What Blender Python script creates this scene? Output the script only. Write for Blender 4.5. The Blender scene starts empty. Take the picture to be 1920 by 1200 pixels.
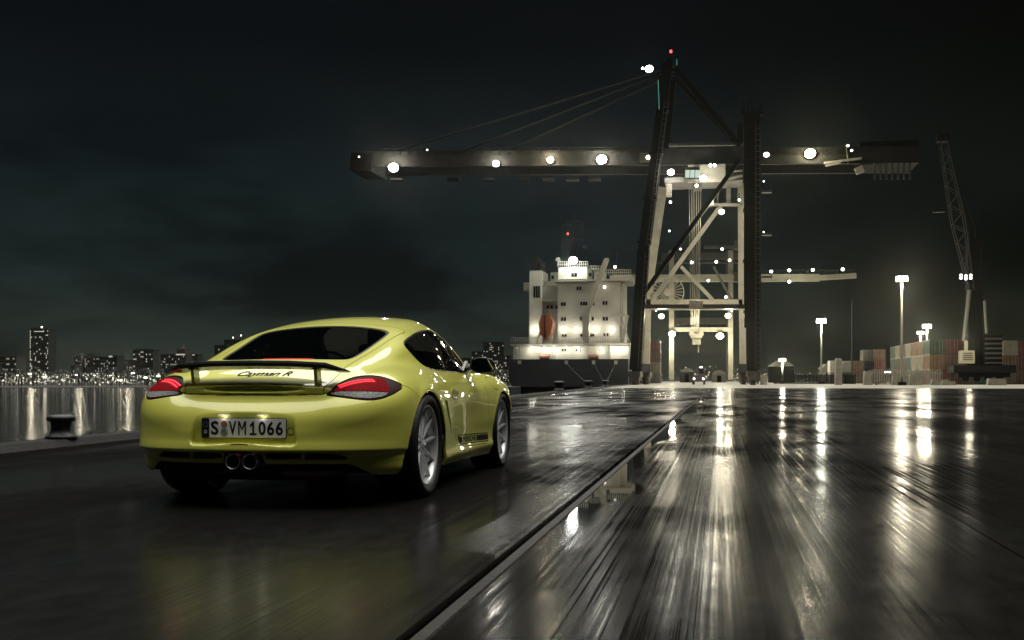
import bpy, bmesh, math, random
import numpy as np
from mathutils import Vector, Matrix

# ------------------------------------------------------------------ camera, sky, light
sc = bpy.context.scene
random.seed(11)
RNG = np.random.default_rng(5)
PHI = math.radians(11.0)          # the camera looks 11 degrees to the left of the quay's direction (+Y)
CAM_Z, FPX, HORIZON = 0.745, 2000.0, 713.0
cam_data = bpy.data.cameras.new('camera')
cam = bpy.data.objects.new('camera', cam_data)
sc.collection.objects.link(cam)
cam.location = (0, 0, CAM_Z)
cam.rotation_euler = (math.radians(90), 0, PHI)
cam_data.sensor_width = 36.0
cam_data.lens = FPX / 1920 * 36.0
cam_data.shift_y = (HORIZON - 600) / 1920
cam_data.clip_start, cam_data.clip_end = 0.05, 9000
sc.camera = cam

SUN_DIR = Vector((-0.03, 0.20, 1.0)).normalized()      # towards the moonlit, cloud-lit part of the sky
world = bpy.data.worlds.new('World'); sc.world = world; world.use_nodes = True
wt = world.node_tree; wt.nodes.clear()
def wn(t, **kw):
    n = wt.nodes.new(t)
    for k, v in kw.items(): setattr(n, k, v)
    return n
tc = wn('ShaderNodeTexCoord'); sep = wn('ShaderNodeSeparateXYZ')
wt.links.new(tc.outputs['Generated'], sep.inputs[0])
ramp = wn('ShaderNodeValToRGB')
cr = ramp.color_ramp
cr.elements[0].position = 0.0; cr.elements[0].color = (.0235, .0275, .0215, 1)
cr.elements[1].position = 1.0; cr.elements[1].color = (.0012, .0016, .0021, 1)
for p, c in ((.035, (.0150, .0205, .0168)), (.10, (.0082, .0136, .0132)), (.19, (.0050, .0086, .0096)), (.30, (.0022, .0032, .0040))):
    e = cr.elements.new(p); e.color = (*c, 1)
wt.links.new(sep.outputs['Z'], ramp.inputs[0])
# broken night cloud: streched noise in direction space
mp = wn('ShaderNodeMapping'); mp.inputs['Scale'].default_value = (1.0, 1.0, 3.2); mp.inputs['Location'].default_value = (.35, .1, .2)
wt.links.new(tc.outputs['Generated'], mp.inputs[0])
nz = wn('ShaderNodeTexNoise'); nz.inputs['Scale'].default_value = 3.1; nz.inputs['Detail'].default_value = 7; nz.inputs['Roughness'].default_value = .55
wt.links.new(mp.outputs[0], nz.inputs['Vector'])
cl = wn('ShaderNodeMapRange'); cl.inputs['From Min'].default_value = .47; cl.inputs['From Max'].default_value = .62
cl.inputs['To Min'].default_value = 1.0; cl.inputs['To Max'].default_value = .30
wt.links.new(nz.outputs[0], cl.inputs[0])
# the cloud bank hangs over the land side (east), the sea side is clearer
az = wn('ShaderNodeMapRange'); az.inputs['From Min'].default_value = -.25; az.inputs['From Max'].default_value = .30
az.inputs['To Min'].default_value = 1.0; az.inputs['To Max'].default_value = .42
wt.links.new(sep.outputs['X'], az.inputs[0])
# the low cloud thins out with height
hi = wn('ShaderNodeMapRange'); hi.inputs['From Min'].default_value = .10; hi.inputs['From Max'].default_value = .26; hi.inputs['To Min'].default_value = 0.0; hi.inputs['To Max'].default_value = .80
wt.links.new(sep.outputs['Z'], hi.inputs[0])
cmx = wn('ShaderNodeMix'); wt.links.new(hi.outputs[0], cmx.inputs['Factor']); wt.links.new(cl.outputs[0], cmx.inputs['A']); cmx.inputs['B'].default_value = .85
m1 = wn('ShaderNodeMath', operation='MULTIPLY'); wt.links.new(cmx.outputs['Result'], m1.inputs[0]); wt.links.new(az.outputs[0], m1.inputs[1])
mul = wn('ShaderNodeVectorMath', operation='SCALE')
wt.links.new(ramp.outputs[0], mul.inputs[0]); wt.links.new(m1.outputs[0], mul.inputs['Scale'])
tint = wn('ShaderNodeMix', data_type='RGBA', blend_type='MULTIPLY'); tf = wn('ShaderNodeMapRange'); tf.inputs['From Min'].default_value = -.1; tf.inputs['From Max'].default_value = .25
wt.links.new(sep.outputs['X'], tf.inputs[0]); wt.links.new(tf.outputs[0], tint.inputs['Factor']); wt.links.new(mul.outputs[0], tint.inputs['A']); tint.inputs['B'].default_value = (1.15, .95, .62, 1)
bg = wn('ShaderNodeBackground'); bg.inputs['Strength'].default_value = 1.5
wo = wn('ShaderNodeOutputWorld')
wt.links.new(tint.outputs['Result'], bg.inputs[0]); wt.links.new(bg.outputs[0], wo.inputs[0])

sun_data = bpy.data.lights.new('moonlight', 'SUN'); sun_data.energy = 4.8; sun_data.angle = math.radians(80)
sun_data.color = (1.0, .985, .93)
sun = bpy.data.objects.new('moonlight', sun_data); sc.collection.objects.link(sun)
sun.rotation_euler = SUN_DIR.to_track_quat('Z', 'Y').to_euler()

vs = sc.view_settings
vs.view_transform = 'Standard'; vs.look = 'None'; vs.exposure = 0.0; vs.gamma = 1.0; vs.use_curve_mapping = False
sc.cycles.use_denoising = True
sc.cycles.max_bounces = 7; sc.cycles.diffuse_bounces = 2; sc.cycles.glossy_bounces = 4
sc.cycles.transmission_bounces = 4; sc.cycles.transparent_max_bounces = 12; sc.cycles.volume_bounces = 0
sc.cycles.sample_clamp_indirect = 4.0
sc.cycles.caustics_reflective = False; sc.cycles.caustics_refractive = False

# ------------------------------------------------------------------ helpers
COL = sc.collection
SN, CS = math.sin(PHI), math.cos(PHI)
def at(px, py, Y):
    """point on the plane y = Y that the photograph shows at pixel (px, py)"""
    l = (px - 960) / FPX
    dx, dy, dz = -SN + l * CS, CS + l * SN, (HORIZON - py) / FPX
    t = Y / dy
    return Vector((t * dx, Y, CAM_Z + t * dz))
def depth_scale(px, Y):                       # metres per photo pixel at that place
    l = (px - 960) / FPX
    return Y / (CS + l * SN) / FPX

MATS = {}
def mat(name, base=(.5, .5, .5), rough=.5, metal=0.0, spec=.5, emit=None, estr=1.0, coat=0.0, noise=None, bump=None, coat_rough=.03):
    """Principled material; noise=(scale, amount) mottles the colour, bump=(scale, strength)"""
    if name in MATS: return MATS[name]
    m = bpy.data.materials.new(name); m.use_nodes = True
    nt = m.node_tree; b = nt.nodes['Principled BSDF']
    b.inputs['Base Color'].default_value = (*base, 1); b.inputs['Roughness'].default_value = rough
    b.inputs['Metallic'].default_value = metal; b.inputs['Specular IOR Level'].default_value = spec
    b.inputs['Coat Weight'].default_value = coat; b.inputs['Coat Roughness'].default_value = coat_rough
    if emit:
        b.inputs['Emission Color'].default_value = (*emit, 1); b.inputs['Emission Strength'].default_value = estr
    if noise or bump:
        t = nt.nodes.new('ShaderNodeTexCoord')
    if noise:
        n = nt.nodes.new('ShaderNodeTexNoise'); n.inputs['Scale'].default_value = noise[0]; n.inputs['Detail'].default_value = 6
        n.inputs['Roughness'].default_value = .65
        nt.links.new(t.outputs['Object'], n.inputs['Vector'])
        r = nt.nodes.new('ShaderNodeMapRange'); r.inputs['From Min'].default_value = .3; r.inputs['From Max'].default_value = .7
        r.inputs['To Min'].default_value = 1 - noise[1]; r.inputs['To Max'].default_value = 1 + noise[1] * .5
        nt.links.new(n.outputs[0], r.inputs[0])
        s = nt.nodes.new('ShaderNodeVectorMath'); s.operation = 'SCALE'; s.inputs[0].default_value = base
        nt.links.new(r.outputs[0], s.inputs['Scale']); nt.links.new(s.outputs[0], b.inputs['Base Color'])
    if bump:
        n = nt.nodes.new('ShaderNodeTexNoise'); n.inputs['Scale'].default_value = bump[0]; n.inputs['Detail'].default_value = 4
        nt.links.new(t.outputs['Object'], n.inputs['Vector'])
        bp = nt.nodes.new('ShaderNodeBump'); bp.inputs['Strength'].default_value = bump[1]; bp.inputs['Distance'].default_value = .02
        nt.links.new(n.outputs[0], bp.inputs['Height']); nt.links.new(bp.outputs[0], b.inputs['Normal'])
    MATS[name] = m
    return m

class MB:
    """collects simple solids into one mesh"""
    def __init__(s): s.v = []; s.f = []
    def add(s, vs, fs):
        o = len(s.v); s.v += [tuple(p) for p in vs]; s.f += [tuple(i + o for i in f) for f in fs]; return s
    def box(s, c, d, rz=0.0):
        x, y, z = d[0] / 2, d[1] / 2, d[2] / 2; ca, sa = math.cos(rz), math.sin(rz)
        vs = [(c[0] + ca * a * x - sa * b * y, c[1] + sa * a * x + ca * b * y, c[2] + e * z) for e in (-1, 1) for a, b in ((-1, -1), (1, -1), (1, 1), (-1, 1))]
        return s.add(vs, [(3, 2, 1, 0), (4, 5, 6, 7), (0, 1, 5, 4), (1, 2, 6, 5), (2, 3, 7, 6), (3, 0, 4, 7)])
    def lohi(s, lo, hi): return s.box([(a + b) / 2 for a, b in zip(lo, hi)], [abs(b - a) for a, b in zip(lo, hi)])
    def beam(s, p, q, w, h=None, up=(0, 0, 1)):
        p, q = Vector(p), Vector(q); h = h or w; d = (q - p).normalized(); u = Vector(up)
        if abs(d.dot(u)) > .98: u = Vector((0, 1, 0))
        a = d.cross(u).normalized(); b = a.cross(d).normalized()
        vs = [e + a * i * w / 2 + b * j * h / 2 for e in (p, q) for i, j in ((-1, -1), (1, -1), (1, 1), (-1, 1))]
        return s.add(vs, [(3, 2, 1, 0), (4, 5, 6, 7), (0, 1, 5, 4), (1, 2, 6, 5), (2, 3, 7, 6), (3, 0, 4, 7)])
    def tube(s, p, q, r, r2=None, n=8, cap=True):
        p, q = Vector(p), Vector(q); r2 = r if r2 is None else r2; d = (q - p).normalized()
        u = Vector((0, 0, 1)) if abs(d.z) < .9 else Vector((1, 0, 0))
        a = d.cross(u).normalized(); b = a.cross(d)
        vs = []
        for e, rr in ((p, r), (q, r2)):
            for k in range(n):
                t = 2 * math.pi * k / n; vs.append(e + a * math.cos(t) * rr + b * math.sin(t) * rr)
        fs = [(k, (k + 1) % n, n + (k + 1) % n, n + k) for k in range(n)]
        if cap: fs += [tuple(range(n))[::-1], tuple(range(n, 2 * n))]
        return s.add(vs, fs)
    def lathe(s, prof, n=24, origin=(0, 0, 0), axis='z', closed=False):
        vs, fs = [], []; m = len(prof)
        for k in range(n):
            t = 2 * math.pi * k / n; c, d = math.cos(t), math.sin(t)
            for r, h in prof:
                p = (r * c, r * d, h) if axis == 'z' else (h, r * c, r * d)
                vs.append((p[0] + origin[0], p[1] + origin[1], p[2] + origin[2]))
        mm = m if closed else m - 1
        for k in range(n):
            for i in range(mm):
                j = (i + 1) % m
                fs.append((k * m + i, ((k + 1) % n) * m + i, ((k + 1) % n) * m + j, k * m + j))
        return s.add(vs, fs)
    def prism(s, poly, lo, hi, axis='y'):
        """extrude a 2D polygon: axis 'y' -> poly in (x,z); 'x' -> (y,z); 'z' -> (x,y)"""
        n = len(poly)
        def P(a, b, h): return {'y': (a, h, b), 'x': (h, a, b), 'z': (a, b, h)}[axis]
        vs = [P(a, b, lo) for a, b in poly] + [P(a, b, hi) for a, b in poly]
        return s.add(vs, [tuple(range(n)), tuple(range(2 * n - 1, n - 1, -1))] + [(i, i + n, (i + 1) % n + n, (i + 1) % n) for i in range(n)])
    def mesh(s, name):
        me = bpy.data.meshes.new(name); me.from_pydata(s.v, [], s.f)
        bm = bmesh.new(); bm.from_mesh(me); bmesh.ops.recalc_face_normals(bm, faces=bm.faces); bm.to_mesh(me); bm.free()
        return me
    def build(s, name, m, parent=None, smooth=False, loc=None):
        return link(name, s.mesh(name), m, parent, smooth, loc)
def link(name, me, m=None, parent=None, smooth=False, loc=None):
    if m is not None and not me.materials: me.materials.append(m)
    if smooth:
        me.polygons.foreach_set('use_smooth', [True] * len(me.polygons))
    o = bpy.data.objects.new(name, me); COL.objects.link(o)
    if parent: o.parent = parent
    if loc: o.location = loc
    return o
def empty(name, loc=(0, 0, 0), rz=0.0):
    o = bpy.data.objects.new(name, None); COL.objects.link(o); o.location = loc; o.rotation_euler = (0, 0, rz); o.empty_display_size = .2
    return o
def tag(o, label=None, cat=None, group=None, kind=None):
    for k, v in (('label', label), ('category', cat), ('group', group), ('kind', kind)):
        if v: o[k] = v
    return o
def copy_tree(o, parent=None):
    c = o.copy(); COL.objects.link(c); c.parent = parent
    for ch in list(o.children): copy_tree(ch, c)
    return c
def lamp(name, loc, energy, color=(1, .95, .82), parent=None, kind='POINT', size=.6, aim=None, spot=90, blend=.6):
    d = bpy.data.lights.new(name, kind); d.energy = energy; d.color = color
    if kind != 'SUN': d.shadow_soft_size = size
    if kind == 'SPOT': d.spot_size = math.radians(spot); d.spot_blend = blend
    o = bpy.data.objects.new(name, d); COL.objects.link(o); o.location = loc
    if aim is not None: o.rotation_euler = (Vector(loc) - Vector(aim)).to_track_quat('Z', 'Y').to_euler()
    if parent: o.parent = parent
    return o
WARM = (1.0, .90, .66); COOL = (.95, 1.0, .93); WHITE = (1.0, .96, .84)
M_LAMP_W = mat('lit_lamp_warm', (1, 1, 1), .4, emit=WARM, estr=9)
M_LAMP = mat('lit_lamp_white', (1, 1, 1), .4, emit=WHITE, estr=20)
M_LAMP_C = mat('lit_lamp_cool', (1, 1, 1), .4, emit=COOL, estr=18)
M_LAMP_S = mat('lit_lamp_small', (1, 1, 1), .4, emit=WHITE, estr=7)
M_LAMP_SW = mat('lit_lamp_small_warm', (1, 1, 1), .4, emit=WARM, estr=7)
M_RED = mat('lit_lamp_red', (1, .1, .1), .4, emit=(1, .12, .12), estr=2)
M_WIN = mat('lit_window', (1, 1, 1), .4, emit=(1, .93, .70), estr=.42)

# ================================================================== quay, kerb, rail, water
def edge_x(y): return -6.75 - .0435 * y
def ground_mat(name, base, wet_lo, wet_hi, puddle=False, sk=1.0, dry=(.32, .97)):
    m = bpy.data.materials.new(name); m.use_nodes = True; t = m.node_tree; N_ = t.nodes; L_ = t.links; b = N_['Principled BSDF']
    geo = N_.new('ShaderNodeNewGeometry')
    def mapped(scale):
        q = N_.new('ShaderNodeMapping'); q.inputs['Scale'].default_value = scale; L_.new(geo.outputs['Position'], q.inputs[0]); return q.outputs[0]
    def noise(scale, vec, detail=4, rough=.55):
        q = N_.new('ShaderNodeTexNoise'); q.inputs['Scale'].default_value = scale; q.inputs['Detail'].default_value = detail; q.inputs['Roughness'].default_value = rough
        L_.new(vec, q.inputs['Vector']); return q.outputs[0]
    def mrange(v, a, b_, c, d, smooth=False):
        q = N_.new('ShaderNodeMapRange'); q.inputs[1].default_value = a; q.inputs[2].default_value = b_; q.inputs[3].default_value = c; q.inputs[4].default_value = d
        if smooth: q.interpolation_type = 'SMOOTHSTEP'
        L_.new(v, q.inputs[0]); return q.outputs[0]
    def math_(op, a, b_=None):
        q = N_.new('ShaderNodeMath'); q.operation = op
        for i, v in enumerate((a, b_)):
            if v is None: continue
            if isinstance(v, (int, float)): q.inputs[i].default_value = v
            else: L_.new(v, q.inputs[i])
        return q.outputs[0]
    patches = noise(.34, mapped((1.0, .16, 1)), 2.5, .5)            # standing wet / drying patches
    streak = noise(1.0, mapped((46.0, .055, 1)), 4, .8)            # drag marks of tyres along the quay
    fine = noise(55, mapped((1, .55, 1)), 3)
    grit = noise(9, mapped((1, .5, 1)), 5, .65)
    wet = mrange(patches, .34, .68, 0, 1, True)
    rough = math_('ADD', mrange(wet, 0, 1, wet_hi, wet_lo), mrange(streak, .3, .7, .07 * sk, -.045 * sk))
    rough = math_('ADD', rough, mrange(grit, .3, .7, -.03, .04))
    col = mrange(math_('ADD', mrange(grit, .3, .7, 0, 1), mrange(streak, .3, .7, 0, 1.0)), 0, 2, 1 - .45 * sk, 1 + .35 * sk)
    sc_ = N_.new('ShaderNodeVectorMath'); sc_.operation = 'SCALE'; sc_.inputs[0].default_value = base; L_.new(col, sc_.inputs['Scale'])
    L_.new(sc_.outputs[0], b.inputs['Base Color'])
    height = math_('ADD', math_('MULTIPLY', fine, .5), math_('ADD', math_('MULTIPLY', streak, .22 * sk), math_('MULTIPLY', grit, .5)))
    strength = mrange(wet, 0, 1, .15, .04)
    if puddle:
        sx = N_.new('ShaderNodeSeparateXYZ'); L_.new(geo.outputs['Position'], sx.inputs[0])
        wob = noise(.45, mapped((.6, .55, 1)), 2); edge = mrange(wob, .3, .7, -.86, -.34)
        inside = math_('SUBTRACT', edge, sx.outputs['X'])
        pud = math_('MULTIPLY', mrange(inside, -.03, .09, 0, 1, True), mrange(sx.outputs['Y'], 4.6, 6.4, 0, 1, True))
        rough = math_('ADD', math_('MULTIPLY', rough, math_('SUBTRACT', 1, pud)), math_('MULTIPLY', pud, .018))
        strength = math_('MULTIPLY', strength, math_('SUBTRACT', 1, math_('MULTIPLY', pud, .985)))
    bp = N_.new('ShaderNodeBump'); bp.inputs['Distance'].default_value = .006
    L_.new(strength, bp.inputs['Strength']); L_.new(height, bp.inputs['Height']); L_.new(bp.outputs[0], b.inputs['Normal'])
    L_.new(math_('MAXIMUM', rough, .012), b.inputs['Roughness'])
    b.inputs['Specular IOR Level'].default_value = .4
    # drying film: where the water has gone the surface is matt
    blotch = noise(.62, mapped((1.0, .30, 1)), 4, .6)
    dryness = math_('ADD', mrange(blotch, .36, .62, dry[1], dry[0], True), mrange(streak, .32, .68, .30 * sk, -.30 * sk))
    dryness = math_('MINIMUM', math_('MAXIMUM', dryness, .04), .97)
    if puddle: dryness = math_('MULTIPLY', dryness, math_('SUBTRACT', 1, pud))
    df = N_.new('ShaderNodeBsdfDiffuse'); L_.new(sc_.outputs[0], df.inputs['Color'])
    mx = N_.new('ShaderNodeMixShader'); L_.new(dryness, mx.inputs[0]); L_.new(b.outputs[0], mx.inputs[1]); L_.new(df.outputs[0], mx.inputs[2])
    L_.new(mx.outputs[0], N_['Material Output'].inputs['Surface'])
    return m
ASPHALT = ground_mat('wet_asphalt', (.0075, .0072, .0064), .105, .20)
ASPHALT_L = ground_mat('damp_dark_asphalt', (.0075, .0073, .0068), .16, .33, sk=.6, dry=(.16, 1.02))
ASPHALT_P = ground_mat('wet_asphalt_with_puddles', (.0075, .0072, .0064), .105, .20, puddle=True)
APRON = ground_mat('pale_apron_light_pool', (.30, .285, .235), .3, .5, sk=.4)  # far yard coloured pale to stand for the pool of lamp light
GROOVE = mat('wet_black_joint', (.006, .006, .006), .3)
KERB = mat('dark_kerb_concrete', (.012, .0115, .0105), .55, spec=.15, noise=(3.5, .5), bump=(25, .4))
quay = MB()
ys = [-60, 0, 60, 120, 200, 320, 700]
vs = [(edge_x(y), y, -.12) for y in ys] + [(420, y, -.12) for y in ys] + [(edge_x(y), y, -3.2) for y in ys]
n = len(ys)
quay.add(vs, [(i, n + i, n + i + 1, i + 1) for i in range(n - 1)] + [(i, i + 1, 2*n + i + 1, 2*n + i) for i in range(n - 1)])
quay = quay.build('quay_ground', GROOVE); tag(quay, kind='structure')
XS = [None, -1.02, -.80, 1.235, 1.275, 5.30, 5.36, 12.0, 12.06, 400]
YS = [-58, -17, -2, 13, 28, 43, 58, 73, 88, 103]
g = .015
lanes = [(None, -.915), (-.82, 1.25), (1.258, 5.30), (5.36, 12.0), (12.06, 60.0)]
for y0, y1 in zip(YS[:-1], YS[1:]):
    for i, (x0, x1) in enumerate(lanes):
        a = (edge_x(y0) + .02, edge_x(y1) + .02) if x0 is None else (x0, x0)
        dz = RNG.uniform(-.004, .002)
        mb = MB(); zt = dz
        p = [(a[0], y0 + g), (x1, y0 + g), (x1, y1 - g), (a[1], y1 - g)]
        mb.add([(x, y, -.11) for x, y in p] + [(x, y, zt) for x, y in p], [(4, 5, 6, 7), (0, 1, 5, 4), (1, 2, 6, 5), (2, 3, 7, 6), (3, 0, 4, 7)])
        mb.build('slab', ASPHALT_P if i == 1 else ASPHALT_L if i == 0 else ASPHALT, quay)
mb = MB().add([(edge_x(103) + .02, 103, .0), (400, 103, .0), (400, 690, .0), (edge_x(690) + .02, 690, .0)], [(0, 1, 2, 3)])
tag(mb.build('yard_apron_lit', APRON), kind='structure')
mb = MB().add([(60.05, -58, -.002), (400, -58, -.002), (400, 102.9, -.002), (60.05, 102.9, -.002)], [(0, 1, 2, 3)])
tag(mb.build('yard_pavement', ASPHALT), kind='structure')
# rail in its slot
STEEL = mat('worn_rusty_rail_steel', (.018, .015, .012), .5, spec=.25, noise=(5, .6), bump=(30, .4))
rail = empty('crane_rail', (-.865, 0, -.115)); tag(rail, 'dark steel crane rail sunk in a slot in the pavement', 'rail')
for y0 in range(-15, 130, 15):
    MB().prism([(-.04, .0), (.02, .0), (.02, .085), (.012, .095), (-.032, .095), (-.04, .085)], y0 + .01, y0 + 14.99).build('rail_section', STEEL, rail)
# kerb stones along the quay edge
kerb = empty('quay_kerb', (0, 0, 0)); tag(kerb, 'long raised dark concrete kerb along the water edge of the quay', 'kerb')
sl = math.atan(.0435)
for i in range(-6, 64):
    y0, y1 = i * 3.0 + .01, i * 3.0 + 2.985
    mb = MB(); w = .42; hh = .115
    vs = []
    for y in (y0, y1):
        x = edge_x(y); vs += [(x, y, -.10), (x, y, hh - .04), (x + .05, y, hh), (x + w - .07, y, hh), (x + w, y, hh - .07), (x + w + .02, y, -.10)]
    mb.add(vs, [tuple(range(6)), tuple(range(11, 5, -1))] + [(j, j + 6, (j + 1) % 6 + 6, (j + 1) % 6) for j in range(6)])
    mb.build('kerb_stone', KERB, kerb)
# bollards
BOLL = mat('black_cast_iron', (.008, .008, .008), .45, bump=(20, .3))
def bollard(px, label, Y=None, s=1.0):
    if Y is None: raise ValueError
    x = edge_x(Y) + .22; o = empty('bollard', (x, Y, .117), 0)
    MB().lathe([(0, 0), (.20, 0), (.20, .03), (.145, .05), (.125, .12), (.13, .20), (.15, .235)], 24).build('post', BOLL, o, smooth=True)
    h = MB().lathe([(.13, .215), (.17, .225), (.185, .25), (.175, .285), (.12, .305), (0, .31)], 24).build('head', BOLL, o, smooth=True); h.scale = (1.0, 1.0, 1.0)
    o.scale = (s, s, s); tag(o, label, 'bollard', 'mooring bollards on the quay kerb')
bollard(115, 'squat black mooring bollard on the kerb left of the car', 10.39, .84)
bollard(0, 'black mooring bollard on the kerb below the left end of the ship stern', 62, 1.9)
bollard(0, 'black mooring bollard on the kerb below the middle of the ship stern', 84, 2.0)
bollard(0, 'black mooring bollard on the kerb nearest the crane leg', 106, 2.1)
# water
WATER = bpy.data.materials.new('harbour_water'); WATER.use_nodes = True
t = WATER.node_tree; b = t.nodes['Principled BSDF']
b.inputs['Base Color'].default_value = (.004, .006, .006, 1); b.inputs['Roughness'].default_value = .07; b.inputs['IOR'].default_value = 1.33
geo = t.nodes.new('ShaderNodeNewGeometry'); mpn = t.nodes.new('ShaderNodeMapping'); mpn.inputs['Scale'].default_value = (.9, .9, 1)
t.links.new(geo.outputs['Position'], mpn.inputs[0])
n1 = t.nodes.new('ShaderNodeTexNoise'); n1.inputs['Scale'].default_value = 1.6; n1.inputs['Detail'].default_value = 5; t.links.new(mpn.outputs[0], n1.inputs['Vector'])
bpn = t.nodes.new('ShaderNodeBump'); bpn.inputs['Strength'].default_value = .8; bpn.inputs['Distance'].default_value = .16
t.links.new(n1.outputs[0], bpn.inputs['Height']); t.links.new(bpn.outputs[0], b.inputs['Normal'])
mb = MB().add([(-1500, -400, -1.6), (10, -400, -1.6), (10, 1500, -1.6), (-1500, 1500, -1.6)], [(0, 1, 2, 3)])
tag(mb.build('water', WATER), kind='structure')

# ================================================================== cranes
Y1, Y2 = 175.0, 193.0
YC = 184.0
CR_DARK = mat('crane_dark_and_shaded', (.011, .0103, .0085), .7, spec=.08, noise=(.6, .4))  # on the near frame and mast tops, shade is put into this colour
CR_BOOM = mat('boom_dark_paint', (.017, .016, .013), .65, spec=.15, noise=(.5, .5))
CR_PALE = mat('crane_cream_lamplit', (.30, .28, .22), .5, noise=(.5, .3))  # on the far frame, lamplight is put into this colour
CR_MID = mat('crane_grey_paint', (.055, .052, .042), .5, noise=(.5, .4))
CABLE = mat('steel_cable', (.25, .24, .20), .4, metal=.5)
def px_beam(mb, a, b, Y, w, dpt=None, Yb=None):
    """box beam between two photo pixels on the plane y=Y; w in photo pixels, depth in metres"""
    p, q = at(*a, Y), at(*b, Yb or Y); s = depth_scale(a[0], Y)
    return mb.beam(p, q, w * s, dpt or w * s, up=(0, 1, 0))
# beam(): width runs along cross(d, up) -> in the picture plane when up is the view direction
def floodlight(parent, c, w=1.6, h=1.0, cols=3, rows=2, m=None, aim=(0, -1, -.25), power=0, color=WHITE, spot=120, name='floodlight'):
    """bank of round floodlights in a frame, facing 'aim'; each bank is one part, its lit glasses a sub-part"""
    c = Vector(c); d = Vector(aim).normalized(); x = d.cross(Vector((0, 0, 1))).normalized(); z = x.cross(d).normalized()
    mb = MB(); ml = MB()
    mb.beam(c - x * w / 2 - d * .25, c + x * w / 2 - d * .25, h * .9, .3, up=d)
    dw, dh = w / cols, h / rows
    if cols == 3:
        mb = MB(); mb.tube(c - d * .35, c - d * .18, w * .3, w * .42, 16); r = w * .13
        for i in range(13):
            t_ = i * math.pi / 6; q = c + (x * math.cos(t_) + z * math.sin(t_) * .8) * (w * .34 if i < 12 else 0)
            if i == 12: r = w * .24
            mb.tube(q - d * .2, q, r * .7, r * 1.04, 12, cap=False); ml.tube(q - d * .03, q - d * .01, r, r, 12)
        cols = 0
    for i in range(cols):
        for j in range(rows):
            q = c + x * (-w / 2 + dw * (i + .5)) + z * (-h / 2 + dh * (j + .5)); r = min(dw, dh) * .47
            mb.tube(q - d * .2, q, r * .7, r * 1.04, 12, cap=False); ml.tube(q - d * .03, q - d * .01, r, r, 12)
    o = mb.build(name, CR_MID, parent); ml.build('lamp_glass', m or M_LAMP, o)
    if power: lamp('floodlight_beam', c + d * .35, power, color, parent, 'SPOT', .5, c + d * 10, spot, .8)
    return o
crane = empty('gantry_crane', (0, 0, 0))
tag(crane, 'huge dark gantry crane with long lit boom standing over the quay', 'crane')
def part(name, m, fn, parent=None, **kw):
    mb = MB(); fn(mb); return mb.build(name, m, parent or crane, **kw)
# near frame toned dark for its shade, far frame pale for the lamplight
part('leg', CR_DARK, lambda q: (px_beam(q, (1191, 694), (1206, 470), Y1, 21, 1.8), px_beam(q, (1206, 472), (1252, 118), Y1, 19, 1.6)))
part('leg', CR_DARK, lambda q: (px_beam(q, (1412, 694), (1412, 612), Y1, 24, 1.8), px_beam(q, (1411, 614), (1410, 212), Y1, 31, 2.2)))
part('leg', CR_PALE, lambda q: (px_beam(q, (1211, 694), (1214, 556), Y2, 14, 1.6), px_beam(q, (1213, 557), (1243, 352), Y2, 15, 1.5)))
part('upper_mast_shaded', CR_DARK, lambda q: px_beam(q, (1243, 351), (1261, 150), Y2, 13, 1.4))  # top of the far leg, darkened in colour where no lamp reaches
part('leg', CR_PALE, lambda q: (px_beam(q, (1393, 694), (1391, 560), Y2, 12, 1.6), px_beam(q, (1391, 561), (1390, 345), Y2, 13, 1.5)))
part('upper_mast_shaded', CR_DARK, lambda q: px_beam(q, (1390, 344), (1389, 232), Y2, 13, 1.5))  # unlit top of the other far leg, its shade set by colour
part('sill_beam', CR_DARK, lambda q: q.beam(at(1194, 690, Y1), at(1211, 690, Y2), 1.6, 1.4))
part('sill_beam', CR_DARK, lambda q: q.beam(at(1411, 690, Y1), at(1392, 690, Y2), 1.6, 1.4))
part('portal_beam', CR_MID, lambda q: px_beam(q, (1205, 575), (1412, 575), Y1, 8, 1.0))
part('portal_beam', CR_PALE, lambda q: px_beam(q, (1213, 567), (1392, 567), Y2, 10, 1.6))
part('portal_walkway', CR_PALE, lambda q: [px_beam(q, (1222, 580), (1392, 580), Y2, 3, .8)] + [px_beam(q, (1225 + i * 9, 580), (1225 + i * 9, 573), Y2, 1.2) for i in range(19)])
part('portal_sign', mat('sign_pale', (.42, .36, .30), .5, noise=(2, .5)), lambda q: px_beam(q, (1292, 571), (1318, 571), Y1 - .8, 13, .2))
part('diagonal_brace', CR_DARK, lambda q: px_beam(q, (1386, 300), (1206, 552), Y1, 8, .8))
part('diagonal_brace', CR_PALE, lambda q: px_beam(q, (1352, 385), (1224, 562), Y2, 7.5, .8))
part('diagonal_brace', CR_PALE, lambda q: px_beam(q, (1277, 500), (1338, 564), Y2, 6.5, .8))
part('diagonal_brace', CR_MID, lambda q: px_beam(q, (1338, 500), (1372, 562), Y2 + .5, 4, .6))
part('back_stay', CR_DARK, lambda q: px_beam(q, (1266, 128), (1388, 274), Y1, 9, .8))
part('back_stay', CR_DARK, lambda q: px_beam(q, (1268, 150), (1380, 274), Y2, 5, .6))
part('apex_frame', CR_DARK, lambda q: (px_beam(q, (1236, 132), (1268, 132), Y1, 6, 1), q.beam(at(1256, 118, Y1), at(1258, 126, Y2), 1.2), px_beam(q, (1258, 122), (1258, 100), Y1, 3), px_beam(q, (1236, 132), (1236, 185), Y1, 2.5)))
part('upper_tie', CR_MID, lambda q: px_beam(q, (1254, 272), (1394, 270), Y1, 5, .8))
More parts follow.
